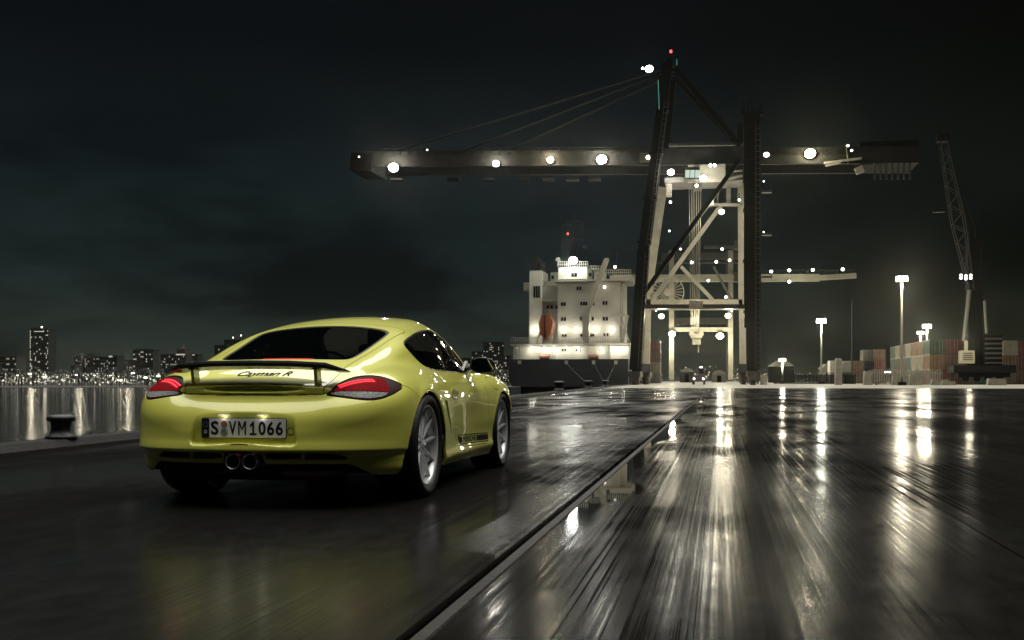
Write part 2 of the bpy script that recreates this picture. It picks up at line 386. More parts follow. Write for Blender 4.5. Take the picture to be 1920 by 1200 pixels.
part('leg_head', CR_DARK, lambda q: [px_beam(q, (1392, 214), (1430, 214), Y1, 5, 2)] + [px_beam(q, (a, 214), (b_, c_), Y1, w) for a, b_, c_, w in ((1396, 1394, 190, 2.5), (1403, 1402, 192, 2), (1402, 1402, 193, 2), (1410, 1409, 188, 2), (1419, 1434, 190, 2), (1425, 1424, 197, 2), (1390, 1391, 200, 2))])
# boom: two girders with walkway, railing and underslung trolley rail
def boom(q):
    for y in (YC - 4, YC + 4):
        a, b_ = at(676, 308, YC), at(1714, 300, YC)
        q.beam((a.x, y, a.z), (b_.x, y, b_.z), .9, 2.7)
part('boom', CR_BOOM, boom)
part('boom_tip', CR_DARK, lambda q: px_beam(q, (672, 312), (712, 314), YC, 32, 9))
def rails(q):
    z0 = at(1000, 290, YC - 4.4); 
    for a, b_ in ((720, 1195), (1440, 1600)):
        pa, pb = at(a, 291, YC - 4.6), at(b_, 289, YC - 4.6)
        for h in (.6, 1.15): q.beam(pa + Vector((0, 0, h)), pb + Vector((0, 0, h)), .07)
        for i in range(31):
            p = pa.lerp(pb, i / 30); q.beam(p, p + Vector((0, 0, 1.15)), .08)
part('boom_railing', CR_DARK, rails)
for a in (735, 840, 905, 968, 1018, 1062, 1104): part('boom_platform', CR_DARK, lambda q: px_beam(q, (a, 337), (a + 22, 337), YC - 4, 4, 1.6))
for i, (a, b_) in enumerate((((1262, 130), (845, 292)), ((1264, 140), (930, 292)), ((1262, 126), (700, 296)))):
    part('boom_stay', CR_DARK, lambda q: q.tube(at(*a, YC - 3), at(*b_, YC - 3), .16, n=6))
part('boom_hinge_house', CR_MID, lambda q: px_beam(q, (1200, 296), (1226, 296), YC - 5, 15, 2))
part('machinery_house', CR_DARK, lambda q: (px_beam(q, (1606, 297), (1714, 293), YC, 42, 8)))
for i in range(7): part('machinery_rib', CR_MID, lambda q: px_beam(q, (1640 + i * 11, 306), (1640 + i * 11, 336), YC - 4.4, 3, .4))
part('rear_platform', CR_PALE, lambda q: (px_beam(q, (1545, 306), (1615, 297), YC - 4.6, 4, .5), px_beam(q, (1548, 311), (1576, 305), YC - 4.6, 3, .5), px_beam(q, (1604, 322), (1618, 316), YC - 4.6, 12, .8), px_beam(q, (1586, 272), (1590, 306), YC - 4.6, 1.6)))
# trolley with the operator's cabin
trol = part('trolley', CR_MID, lambda q: (px_beam(q, (1248, 345), (1392, 340), YC - 2, 9, 7), px_beam(q, (1300, 350), (1316, 350), YC - 2, 12, 3)))
part('trolley_panel', CR_PALE, lambda q: (px_beam(q, (1290, 326), (1360, 324), YC - 6, 33, .3), px_beam(q, (1368, 322), (1392, 320), YC - 6, 3, .3), px_beam(q, (1366, 336), (1392, 329), YC - 6, 4, .3)), trol)
cabn = part('operator_cabin', CR_MID, lambda q: px_beam(q, (1284, 327), (1312, 327), YC - 8.0, 22, 2.4), trol)
part('cabin_window', mat('lit_cabin_window', (.5, .6, .55), .3, emit=(.8, 1, .85), estr=.5), lambda q: [px_beam(q, (1285 + i * 9.3, 326), (1293 + i * 9.3, 326), YC - 9.25, 14, .08) for i in range(3)], trol)
part('cabin_stair', CR_PALE, lambda q: [px_beam(q, (1250, 346 + i * 3.2), (1259, 346 + i * 3.2), YC - 6, 1.2, .6) for i in range(8)] + [px_beam(q, (1250, 345), (1250, 370), YC - 6, 1.2), px_beam(q, (1259, 345), (1259, 370), YC - 6, 1.2)])
part('hanging_platform', CR_MID, lambda q: (px_beam(q, (1325, 384), (1392, 384), YC - 2, 3, 2), px_beam(q, (1346, 355), (1346, 400), YC - 2, 2), px_beam(q, (1366, 350), (1366, 384), YC - 2, 8, .5), px_beam(q, (1385, 362), (1385, 384), YC - 2, 5, .5)))
part('hanging_platform_panel', CR_PALE, lambda q: px_beam(q, (1326, 380), (1338, 379), YC - 3.2, 9, .3))
for i, (a, b_) in enumerate(((1292, 1296), (1297, 1299), (1301, 1302), (1306, 1305), (1310, 1308), (1314, 1310))):
    part('hoist_cable', CABLE, lambda q: q.tube(at(a, 352, YC - 2), at(b_, 626, YC - 2), .055, n=5))
def head_block(q):
    c = at(1306, 636, YC - 2)
    q.box(c + Vector((0, 0, .55)), (1.9, 1.4, .75)); q.box(c + Vector((0, 0, -.35)), (1.35, 1.1, 1.1)); q.tube(c + Vector((-.8, -.5, .9)), c + Vector((-.8, .5, .9)), .42, n=14)
    q.tube(c + Vector((.8, -.5, .9)), c + Vector((.8, .5, .9)), .42, n=14); q.tube(c + Vector((.3, 0, -.9)), c + Vector((.3, 0, -2.2)), .09, n=6)
part('head_block', mat('head_block_paint', (.55, .52, .42), .5, noise=(2, .3)), head_block)
def ladder(a, b_, Y):
    q = MB(); p0, p1 = at(*a, Y), at(*b_, Y); n_ = int((p1 - p0).length / .9)
    for s in (-.35, .35): q.beam(p0 + Vector((s, 0, 0)), p1 + Vector((s, 0, 0)), .1)
    for i in range(n_): q.beam(p0.lerp(p1, i / n_) + Vector((-.35, 0, 0)), p0.lerp(p1, i / n_) + Vector((.35, 0, 0)), .09)
    q.build('leg_ladder', CR_MID, crane)
ladder((1421, 690), (1421, 230), Y1 - 1.3); ladder((1200, 690), (1214, 470), Y1 - 1.1); ladder((1216, 460), (1250, 190), Y1 - 1.1)
for y in (300, 395, 490, 585): part('leg_flange', CR_DARK, lambda q: px_beam(q, (1393, y), (1428, y), Y1, 4, 2.5))
for f in (.0, .25, .5, .75): part('leg_flange', CR_DARK, lambda q: px_beam(q, (1195 + 44 * f, 455 - 330 * f), (1221 + 44 * f, 455 - 330 * f), Y1, 4, 2.0))
# cable reel
reel_c = at(1253, 548, Y2 - 1); RR = 2.75
def reel(q):
    n = 40
    for i in range(n):
        t, t2 = 2 * math.pi * i / n, 2 * math.pi * (i + 1) / n
        for y in (-.3, .3):
            q.beam(reel_c + Vector((RR * math.cos(t), y, RR * math.sin(t))), reel_c + Vector((RR * math.cos(t2), y, RR * math.sin(t2))), .12, .14)
part('reel_rim', CR_PALE, reel)
for i in range(24):
    t = 2 * math.pi * i / 24; d = Vector((math.cos(t), 0, math.sin(t)))
    part('reel_spoke', CR_PALE, lambda q: q.beam(reel_c + d * .5 + Vector((0, -.3, 0)), reel_c + d * RR + Vector((0, -.3, 0)), .12, .12))
part('reel_hub', CR_PALE, lambda q: q.tube(reel_c + Vector((0, -.6, 0)), reel_c + Vector((0, .6, 0)), .7, n=18))
# leg ladders, side platforms and bogies
part('leg_platform', CR_MID, lambda q: [px_beam(q, (1428, y), (1447, y), Y1, 3, 1.5) for y in (360, 440, 520)] + [px_beam(q, (1446, y), (1446, y - 14), Y1, 1.3) for y in (360, 440, 520)])
BOG = mat('bogie_steel', (.10, .085, .07), .5, noise=(1.2, .6))
for a, Y in ((1192, Y1), (1412, Y1), (1211, Y2), (1394, Y2)):
    c = at(a, 700, Y)
    part('bogie', BOG, lambda q: (q.box((c.x, Y, 1.75), (1.9, 6.5, .9)), [q.box((c.x, Y + s * 2, 1.0), (1.5, 2.8, .7)) for s in (-1, 1)], [q.box((c.x + s * .6, Y - 3.3, .95), (.35, .3, 1.5)) for s in (-1, 1)]))
    for s in (-2.9, -1.1, 1.1, 2.9):
        part('bogie_wheel', BOG, lambda q: q.tube((c.x - .35, Y + s, .38), (c.x + .35, Y + s, .38), .38, n=16))
# lamps of the crane
for px, py, y, w, pw, cm, aim in ((738, 314, YC - 5, 3.4, 0, WHITE, (.1, -1, -.2)), (930, 307, YC - 5, 2.3, 0, WHITE, (0, -1, -.2)), (1032, 300, YC - 5, 2.3, 0, WARM, (0, -1, -.2)), (1128, 299, YC - 5, 3.4, 0, WHITE, (0, -1, -.2)), (1519, 288, YC - 5, 3.4, 0, WARM, (-.1, -1, -.2))):
    c = at(px, py, y)
    floodlight(crane, c, w * .55, w * .4, 3, 2, M_LAMP if cm is WHITE else M_LAMP_W, aim)
    lamp('floodlight_glow', c + Vector((0, -.9, .15)), 900 * w, cm, crane, size=.35)
for px, py, y, w, m in ((1216, 295, YC - 7.4, .9, M_LAMP_SW), (1437, 290, YC - 5.4, 1.0, M_LAMP_SW), (1258, 323, YC - 6.6, 1.2, M_LAMP), (1319, 334, YC - 7, 1.2, M_LAMP), (1332, 310, YC - 7, .6, M_LAMP_C), (1340, 310, YC - 7, .6, M_LAMP_C), (1306, 348, YC - 6, .6, M_LAMP_C), (1590, 273, YC - 5, .5, M_LAMP_S), (1597, 282, YC - 5, .5, M_LAMP_S), (1353, 397, YC - 3, 1.0, M_LAMP_W), (1217, 129, Y1 - 1, 1.4, M_LAMP_C), (1205, 128, Y1 - 1, .5, M_LAMP_C),
        (1257, 379, YC - 6, .55, M_LAMP_S), (1386, 375, YC - 5, .5, M_LAMP_S), (1240, 593, Y1 - 1, 1.0, M_LAMP_W), (1365, 592, Y1 - 1, 1.0, M_LAMP_W), (1255, 433, Y2 - 2, .45, M_LAMP_S), (1276, 467, Y2 - 2, .45, M_LAMP_S), (1230, 583, Y1 - .8, .3, M_LAMP_SW), (1372, 583, Y1 - .8, .3, M_LAMP_SW), (801, 281, YC - 5, .35, M_LAMP_S), (673, 294, YC - 5, .35, M_LAMP_S), (1432, 340, Y1 - 1, .3, M_LAMP_S), (1432, 435, Y1 - 1, .3, M_LAMP_S)):
    floodlight(crane, at(px, py, y), w, w * .8, 1 if w < .8 else 3, 1 if w < .8 else 2, m, (0, -1, -.15))
part('warning_light', M_RED, lambda q: q.tube(at(1258, 99, Y1), at(1258, 94, Y1), .2, n=10))
part('mast_lantern_tube', mat('lit_green_tube', (.2, .9, .7), .4, emit=(.35, 1, .8), estr=.12), lambda q: (px_beam(q, (1234, 150), (1236, 205), Y1 - 1, 1.2), px_beam(q, (1269, 111), (1269, 122), Y1 - 1, 1.2)))
lamp('portal_light', at(1240, 593, Y1 + 4), 3500, WARM, crane, size=.5)
lamp('portal_light', at(1365, 592, Y1 + 4), 3500, WARM, crane, size=.5)
lamp('trolley_light', at(1319, 338, YC - 9), 1500, WHITE, crane, size=.5)
lamp('trolley_light', at(1258, 330, YC - 9), 2000, WHITE, crane, size=.5)
lamp('hanging_light', at(1353, 402, YC - 5), 3000, WARM, crane, size=.5)

# second gantry crane, farther along the quay
Y3, Y4 = 300.0, 322.0
crane2 = empty('gantry_crane', (0, 0, 0)); tag(crane2, 'smaller pale gantry crane farther along the quay, seen through the big one', 'crane')
def part2(name, m, fn, **kw): return part(name, m, fn, crane2, **kw)
for a in (1259, 1370):
    part2('leg', CR_PALE, lambda q: px_beam(q, (a, 712), (a, 470), Y3, 9, 1.4)); part2('leg', CR_MID, lambda q: px_beam(q, (1300 + (a - 1300) * .93, 712), (1300 + (a - 1300) * .93, 470), Y4, 8, 1.4))
part2('portal_beam', CR_PALE, lambda q: px_beam(q, (1255, 618), (1374, 618), Y3, 8, 1.2)); part2('portal_beam', CR_MID, lambda q: px_beam(q, (1255, 602), (1374, 602), Y4, 12, 1.2))
part2('cross_beam', CR_MID, lambda q: px_beam(q, (1220, 492), (1400, 492), Y3, 4, 1)); part2('cross_beam', CR_MID, lambda q: px_beam(q, (1240, 480), (1390, 480), Y4, 12, 1)); part2('cross_beam', CR_MID, lambda q: px_beam(q, (1320, 463), (1400, 463), Y4, 5, 1))
part2('boom', mat('pale_boom_paint', (.35, .34, .25), .5, noise=(.3, .3)), lambda q: (px_beam(q, (1150, 522), (1536, 521), Y3, 13, 2), px_beam(q, (1536, 521), (1605, 517), Y3, 9, 2)))
part2('boom_railing', CR_MID, lambda q: [px_beam(q, (1432 + i * 6, 515), (1432 + i * 6, 507), Y3, .9) for i in range(29)] + [px_beam(q, (1432, 507), (1605, 506), Y3, .9)])
part2('cabin', CR_MID, lambda q: px_beam(q, (1376, 460), (1392, 460), Y3 - 2, 16, 3)); part2('cabin', CR_MID, lambda q: px_beam(q, (1376, 520), (1392, 520), Y3 - 2, 18, 3))
for px, py in ((1446, 509), (1480, 507), (1524, 506), (1580, 505), (1480, 528), (1297, 492), (1328, 526), (1343, 491), (1368, 488), (1361, 557), (1354, 467)):
    floodlight(crane2, at(px, py, Y3 - 2), .8 if px != 1297 else 1.2, .9, 1, 1, M_LAMP_S if px < 1420 else M_LAMP_C, (0, -1, -.1))
for px, py, w in ((1260, 626, 2.0), (1350, 630, 2.2)):
    floodlight(crane2, at(px, py, Y3 - 2), w, w * .8, 3, 2, M_LAMP_W, (0, -1, -.1))
lamp('portal_light', at(1262, 640, Y3 - 6), 6000, WARM, crane2, size=.5); lamp('portal_light', at(1350, 640, Y3 - 6), 6000, WARM, crane2, size=.5)
lamp('boom_light', at(1500, 540, Y3 - 8), 1500, WARM, crane2, size=.5)

# ================================================================== ship, stern towards us
YS_ = 193.0
SHIP_W = mat('ship_white_paint', (.42, .41, .34), .5, noise=(.22, .30)); SHIP_P = mat('ship_cream_paint', (.30, .285, .24), .5, noise=(.22, .25))
HULL = mat('ship_hull_blue_black', (.030, .034, .040), .5, noise=(.3, .3)); SHIP_D = mat('ship_dark_gear', (.014, .014, .014), .7, spec=.1); WIND = mat('dark_porthole', (.012, .012, .012), .15)
SH_S = depth_scale(1060, YS_)
ship = empty('cargo_ship', (at(1066, 713, YS_).x, YS_, -1.6)); SO = ship.location.copy()
tag(ship, 'white cargo ship with dark hull moored stern-on beside the quay', 'ship')
def sbox(q, x0, y0, x1, y1, d0, d1):
    """block between photo pixels (x0,y0)-(x1,y1) reaching from d0 to d1 metres behind the stern plane"""
    a, b_ = at(x0, y1, YS_) - SO, at(x1, y0, YS_) - SO; q.lohi((a.x, d0, a.z), (b_.x, d1, b_.z))
def spart(name, m, fn, parent=None): 
    mb = MB(); fn(mb); return mb.build(name, m, parent or ship)
def hullf(q):
    a, b_ = at(954, 725, YS_) - SO, at(1178, 673, YS_) - SO
    pl = [(a.x + .6, a.z), (b_.x - .6, a.z), (b_.x, a.z + .6), (b_.x, b_.z), (a.x, b_.z), (a.x, a.z + 1.2)]
    n_ = len(pl); vs = [(x, 0, z) for x, z in pl] + [(x, 70, z) for x, z in pl] + [(x * .9, 4, -.6) for x, z in pl[:2]]
    q.add(vs[:2 * n_], [tuple(range(n_)), tuple(range(2 * n_ - 1, n_ - 1, -1))] + [(i, i + n_, (i + 1) % n_ + n_, (i + 1) % n_) for i in range(n_)])
    q.lohi((a.x * .85, 3, -2.5), (b_.x * .85, 68, a.z + .3))
hull = spart('hull', HULL, hullf)
spart('rudder_skeg', mat('red_antifouling', (.10, .04, .03), .6), lambda q: q.lohi((at(985, 700, YS_).x - SO.x, 1.0, -.5), (at(1150, 700, YS_).x - SO.x, 60, at(985, 726, YS_).z - SO.z)), hull)
for px in (974, 1062, 1113, 1155):
    spart('hull_fairlead', SHIP_W, lambda q: sbox(q, px - 3, 676, px + 3, 683, -.12, .1), hull)
spart('main_deck_house', SHIP_W, lambda q: sbox(q, 961, 648, 1178, 673.5, 1.5, 30))
spart('deck_edge', SHIP_P, lambda q: sbox(q, 956, 643, 1181, 648.5, .5, 31))
tower = spart('superstructure', SHIP_P, lambda q: (sbox(q, 1041, 525, 1160, 643, 3.0, 14), sbox(q, 1006, 530, 1041, 643, 6.0, 14)))
spart('bridge_deck', SHIP_P, lambda q: (sbox(q, 1036, 520, 1176, 526, 2.4, 15), sbox(q, 1140, 513, 1181, 524, 3, 12), sbox(q, 1008, 556, 1042, 561, 5, 13)))
spart('wheelhouse', SHIP_W, lambda q: (sbox(q, 1041, 496, 1096, 520, 4, 12), sbox(q, 1022, 504, 1041, 530, 6.5, 12), sbox(q, 1106, 502, 1124, 520, 6.5, 12)))
spart('side_wing', SHIP_W, lambda q: (sbox(q, 1010, 520, 1041, 556, 7, 13), sbox(q, 1160, 527, 1165, 643, 4, 12)))
funnel = spart('funnel', SHIP_W, lambda q: (sbox(q, 984, 502, 1008, 645, 5, 12),))
spart('funnel_top', SHIP_D, lambda q: (sbox(q, 986, 475, 998, 503, 6, 10), sbox(q, 1000, 483, 1007, 503, 6, 10)), funnel)
for i in range(3): spart('funnel_louvre', WIND, lambda q: sbox(q, 992 + i * 4.5, 532, 995 + i * 4.5, 554, 4.85, 5.05), funnel)
spart('funnel_side', SHIP_P, lambda q: (sbox(q, 980.5, 535, 984, 645, 6, 12), sbox(q, 967, 522, 982, 538, 8, 11)), funnel)
def windows(pts, d, w=3.6, h=7.0, par=tower):
    for px, py in pts:
        spart('ship_window', WIND, lambda q: sbox(q, px - w / 2, py - h / 2, px + w / 2, py + h / 2, d - .12, d + .05), par)
windows([(1079, 538), (1084.5, 538)], 3.0)
windows([(1049.5, 568), (1054.5, 568), (1086, 567), (1091, 567), (1095.5, 567), (1128.5, 566), (1134, 566), (1109, 567)], 3.0)
windows([(1049.5, 597), (1055, 597), (1085, 596), (1108, 596), (1129, 596), (1135, 596)], 3.0)
windows([(1051, 627.5), (1056, 627.5), (1086, 627), (1091, 627), (1105, 627), (1109, 627), (1130, 626), (1136, 626)], 3.0, 3.4, 5)
windows([(1053, 656), (1058, 656), (1079, 656), (1085, 656), (1124, 655)], 1.5, 3, 4.5)
windows([(1018, 572), (1025, 572), (1035, 572)], 6.0, 4.5, 6); windows([(1029, 543), (1021, 543)], 7.0, 9, 5)
windows([(1068, 511), (1074, 511), (1030, 516), (1102, 511), (1118, 515)], 4.0, 5, 7)
lb = spart('lifeboat', mat('orange_lifeboat', (.30, .10, .05), .5, noise=(1.5, .4)), lambda q: q.prism([(p.x, p.z) for p in [at(a, b_, YS_) - SO for a, b_ in ((1013, 590), (1027, 588), (1035, 604), (1031, 625), (1020, 638), (1010, 626), (1008, 606))]], 1.2, 3.2))
spart('lifeboat_seam', SHIP_D, lambda q: sbox(q, 1019, 592, 1020.5, 634, 1.0, 1.25), lb)
spart('lifeboat_ramp', SHIP_P, lambda q: (q.beam(at(1036, 600, YS_) - SO + Vector((0, 3.5, 0)), at(1026, 643, YS_) - SO + Vector((0, 3.5, 0)), .4), q.beam(at(1003, 642, YS_) - SO + Vector((0, 2, 0)), at(1012, 612, YS_) - SO + Vector((0, 2, 0)), .3)))
def mastf(q):
    P = lambda a, b_, y=7: at(a, b_, YS_) - SO + Vector((0, y, 0))
    q.tube(P(1066, 500), P(1066, 388), .28, .12, 8)
    for a, b_, y0 in ((1045, 1084, 412), (1047, 1082, 422), (1042, 1090, 440), (1052, 1080, 404)): q.tube(P(a, y0), P(b_, y0), .07, n=5)
    for a, y0, y1 in ((1045, 404, 440), (1084, 404, 432), (1053, 404, 440), (1078, 404, 440), (1042, 432, 458), (1088, 432, 460)): q.tube(P(a, y0), P(a, y1), .07, n=5)
    q.tube(P(1066, 440), P(1050, 496), .10, n=5); q.tube(P(1066, 440), P(1080, 496), .10, n=5)
spart('mast', SHIP_D, mastf)
spart('whip_antenna', SHIP_D, lambda q: q.tube(at(1150, 525, YS_) - SO + Vector((0, 7, 0)), at(1149, 450, YS_) - SO + Vector((0, 7, 0)), .06, n=5))
spart('radar_bar', SHIP_D, lambda q: sbox(q, 1084, 452, 1092, 456, 6.5, 7.5)); spart('radar_dome', SHIP_W, lambda q: (q.tube(at(1034, 480, YS_) - SO + Vector((0, 8, 0)), at(1034, 474, YS_) - SO + Vector((0, 8, 0)), .55, .35, 12), q.tube(at(1034, 490, YS_) - SO + Vector((0, 8, 0)), at(1034, 480, YS_) - SO + Vector((0, 8, 0)), .1, n=6)))
dk = spart('deck_crane', SHIP_P, lambda q: (sbox(q, 1091, 584, 1103, 643, .9, 2.6), q.beam(at(1098, 590, YS_) - SO + Vector((0, 1, 0)), at(1136, 486, YS_) - SO + Vector((0, 1, 0)), .75, .9), sbox(q, 1090, 586, 1104, 602, .7, 2.8), sbox(q, 1133, 483, 1140, 488, .6, 1.5)))
def railing(x0, x1, y, d, n_):
    def f(q):
        a, b_ = at(x0, y, YS_) - SO + Vector((0, d, 0)), at(x1, y, YS_) - SO + Vector((0, d, 0))
        for h in (.5, 1.0): q.beam(a + Vector((0, 0, h)), b_ + Vector((0, 0, h)), .06)
        for i in range(n_ + 1):
            p = a.lerp(b_, i / n_); q.beam(p, p + Vector((0, 0, 1.0)), .06)
    spart('deck_railing', SHIP_W, f)
railing(957, 1008, 643, .6, 12); railing(1041, 1178, 643, .7, 30); railing(1040, 1097, 496, 4.1, 14); railing(1098, 1125, 502, 6.4, 8); railing(1126, 1180, 513, 3, 14)
for a in (961, 966, 972, 1036, 1099, 1143, 1174): spart('deck_support', SHIP_W, lambda q: sbox(q, a, 648, a + 2.5, 673.5, .7, 1.0))
spart('gangway', SHIP_P, lambda q: (q.beam(at(1164, 590, YS_) - SO + Vector((0, 1, 0)), at(1178, 640, YS_) - SO + Vector((0, 1, 0)), .6, .25), q.beam(at(1176, 590, YS_) - SO + Vector((0, 1, 0)), at(1166, 640, YS_) - SO + Vector((0, 1, 0)), .5, .2), sbox(q, 1158, 588, 1171, 592, .8, 2), sbox(q, 1158, 605, 1171, 608, .8, 2)))
for a in (1020, 1112): spart('winch', mat('winch_rust', (.16, .07, .04), .6), lambda q: q.tube(at(a, 670, YS_) - SO + Vector((-.9, 1.0, 0)), at(a, 670, YS_) - SO + Vector((.9, 1.0, 0)), .6, n=14))
spart('ship_red_light', M_RED, lambda q: q.tube(at(1056, 428, YS_) - SO + Vector((0, 6, 0)), at(1056, 432, YS_) - SO + Vector((0, 6, 0)), .18, n=8))
def bulk(px, py, d, w, m, pw, col=WHITE, dist=1.3):
    o = spart('deck_lamp', SHIP_W, lambda q: q.box(at(px, py, YS_) - SO + Vector((0, d - .15, 0)), (w * .8, .3, w * .5)))
    spart('lamp_glass', m, lambda q: q.box(at(px, py, YS_) - SO + Vector((0, d - .33, -.06)), (w * .75, .06, w * .42)), o)
    lamp('deck_lamp_glow', at(px, py + 4, YS_) - SO + Vector((0, d - dist, 0)), pw, col, ship, size=.15)
for px in (995, 1051, 1077, 1111, 1143): bulk(px, 612, 3.0 if px > 1000 else 5.0, .5, M_LAMP_SW, 260)
for px in (995, 1018, 1038, 1060, 1082, 1125, 1150, 1168): bulk(px, 651, 1.5, .45, M_LAMP_SW, 190)
o = floodlight(ship, at(1070, 484, YS_) - SO + Vector((0, 3.4, 0)), 1.7, 1.3, 3, 2, M_LAMP, (0, -1, -.3))
lamp('mast_floodlight_glow', at(1070, 488, YS_) - SO + Vector((0, 1.6, 0)), 1500, COOL, ship, size=.4)
lamp('wheelhouse_glow', at(1068, 492, YS_) - SO + Vector((0, 2.4, 0)), 500, COOL, ship, size=.3)
for px, py in ((1131, 536), (1151, 498)): spart('small_lamp', M_LAMP_S, lambda q: q.box(at(px, py, YS_) - SO + Vector((0, 2.2, 0)), (.4, .3, .4)))

for i, (px, Yb) in enumerate(((1113, 106), (1155, 106), (1062, 84))):
    a = at(px, 680, YS_) - SO; e = Vector((edge_x(Yb) + .2, Yb, .45)) - SO; q = MB()
    for k_ in range(10):
        f0, f1 = k_ / 10, (k_ + 1) / 10; sag = lambda f: Vector((0, 0, -2.2 * 4 * f * (1 - f) * .06)); q.tube(a.lerp(e, f0) + sag(f0), a.lerp(e, f1) + sag(f1), .035, n=5)
    q.build('mooring_line', SHIP_D, ship)
# ================================================================== yard: light masts, containers, mobile crane
POLE = mat('galvanised_pole', (.34, .33, .27), .45, metal=.3)
def light_mast(px, ptop, Y, w, label, pw, m=M_LAMP_W, col=WARM, n=8, r=.20):
    b_ = at(px, 713, Y); o = empty('light_mast', (b_.x, Y, 0)); h = at(px, ptop, Y).z
    MB().tube((0, 0, 0), (0, 0, h), r, r * .6, 12).build('pole', POLE, o, smooth=True)
    MB().tube((0, 0, h - .2), (0, 0, h + .1), w * .2, w * .2, 16).build('lamp_ring', CR_MID, o)
    for i in range(n):
        t = 2 * math.pi * (i + .25) / n; d = Vector((math.cos(t), math.sin(t), 0)); c = Vector((0, 0, h)) + d * w * .42
        c = Vector((0, 0, h)) + d * w * .26
        q = MB(); q.tube(c - d * .25, c + d * .2, .10 * w, .20 * w, 12); f = q.build('floodlight', CR_MID, o)
        g_ = MB(); g_.tube(c + d * .205, c + d * .23, .195 * w, .195 * w, 12); g_.build('lamp_glass', m, f)
    MB().box((0, 0, .25), (1.1, 1.1, .5)).build('footing', KERB, o)
    lamp('mast_light', (0, -.2, h - .9), pw, col, o, size=.5)
    tag(o, label, 'light mast', 'light masts in the yard'); return o
light_mast(1691, 523, 165, 2.1, 'tallest light mast in front of the container stacks', 4000)
light_mast(1540, 602, 215, 2.3, 'light mast standing between the crane and the container stacks', 4000, M_LAMP, (1, 1, .8))
light_mast(1738, 612, 240, 2.3, 'light mast rising just behind the tall container stack', 5000)
light_mast(1726, 624, 226, 1.5, 'short light mast close beside the one behind the container stack', 2500)
light_mast(1467, 675, 262, 2.0, 'short light mast nearest the right leg of the big crane', 5000)
MB().tube((0, 0, 0), (0, 0, 15), .12, .06, 8)
o = MB().tube((0, 0, 0), (0, 0, at(1597, 565, 230).z), .10, .05, 8).build('unlit_pole', mat('dark_pole', (.05, .05, .045), .6), None, True, (at(1597, 713, 230).x, 230, 0)); tag(o, 'thin unlit pole rising behind the containers', 'pole')

def container_mat(name, c): return mat('container_' + name, tuple(min(.5, 1.5 * v) for v in c), .5, noise=(.8, .45))
CM = {k: container_mat(k, c) for k, c in dict(rust=(.10, .055, .035), red=(.10, .034, .026), green=(.04, .065, .042), teal=(.055, .08, .066), grey=(.14, .132, .11), white=(.34, .32, .26), brown=(.075, .054, .036), orange=(.15, .078, .04), bright_green=(.035, .10, .045), blue=(.04, .045, .055), beige=(.22, .19, .135)).items()}
LW, LH, LL = 2.44, 2.59, 6.06
def container_mesh(length, face_end):
    """corrugated box; door end towards -y"""
    mb = MB(); w, h = LW, LH
    def wall(p0, p1, n, dep, out):
        p0, p1 = Vector(p0), Vector(p1); d = p1 - p0; o_ = Vector(out); vs = []
        for i in range(n + 1):
            for f, s in ((.0, 0), (.25, 1), (.5, 1), (.75, 0)):
                if i == n and f > 0: break
                p = p0 + d * ((i + f) / n) - o_ * dep * s; vs += [p, p + Vector((0, 0, h - .32))]
        mb.add(vs, [(2 * j, 2 * j + 2, 2 * j + 3, 2 * j + 1) for j in range(len(vs) // 2 - 1)])
    wall((-w/2 + .02, 0, .16), (-w/2 + .02, length, .16), max(6, int(length / .55)), .06, (-1, 0, 0)); wall((w/2 - .02, length, .16), (w/2 - .02, 0, .16), max(6, int(length / .55)), .06, (1, 0, 0))
    wall((w/2 - .1, length - .02, .16), (-w/2 + .1, length - .02, .16), 5, .06, (0, 1, 0))
    for x in (-w/2 + .08, w/2 - .08):
        for y in (.08, length - .08): mb.box((x, y, h / 2), (.16, .16, h))
    for z in (.09, h - .09):
        for x in (-w/2 + .07, w/2 - .07): mb.box((x, length / 2, z), (.139, length - .33, .175))
        for y in (.07, length - .07): mb.box((0, y, z), (w - .33, .139, .175))
    mb.lohi((-w/2 + .1, .1, h - .06), (w/2 - .1, length - .1, h - .03))
    return mb.mesh('container')
def door_mesh():
    mb = MB()
    for s in (-1, 1):
        mb.lohi((s * .02, .03, .19), (s * (LW / 2 - .17), .09, LH - .19))
    return mb.mesh('container_door')
def bars_mesh():
    mb = MB()
    for x in (-.85, -.35, .35, .85): mb.tube((x, .0, .2), (x, .0, LH - .2), .03, n=6); mb.box((x, -.02, 1.1), (.25, .05, .05))
    return mb.mesh('locking_bar')
C_ME = {L: container_mesh(L, True) for L in (6.06, 12.19)}; D_ME = door_mesh(); B_ME = bars_mesh()
BARS = mat('locking_bar_steel', (.3, .29, .25), .4, metal=.4)
def container(x, y, z, rz, colour, label, L=6.06):
    """corner-post box; rz = 0 shows its door end to the camera, 90 degrees its long side"""
    o = empty('shipping_container', (x, y, z), rz)
    for nm, me in (('steel_box', C_ME[L]), ('door_pair', D_ME), ('locking_bars', B_ME)):
        me2 = me if (nm, colour) not in MECACHE and False else me
        c = bpy.data.objects.new(nm, me2); COL.objects.link(c); c.parent = o
        if not me2.materials: me2.materials.append(None)
        c.material_slots[0].link = 'OBJECT'; c.material_slots[0].material = BARS if nm == 'locking_bars' else CM[colour]
    tag(o, label, 'container', 'shipping containers in the yard'); return o
MECACHE = {}
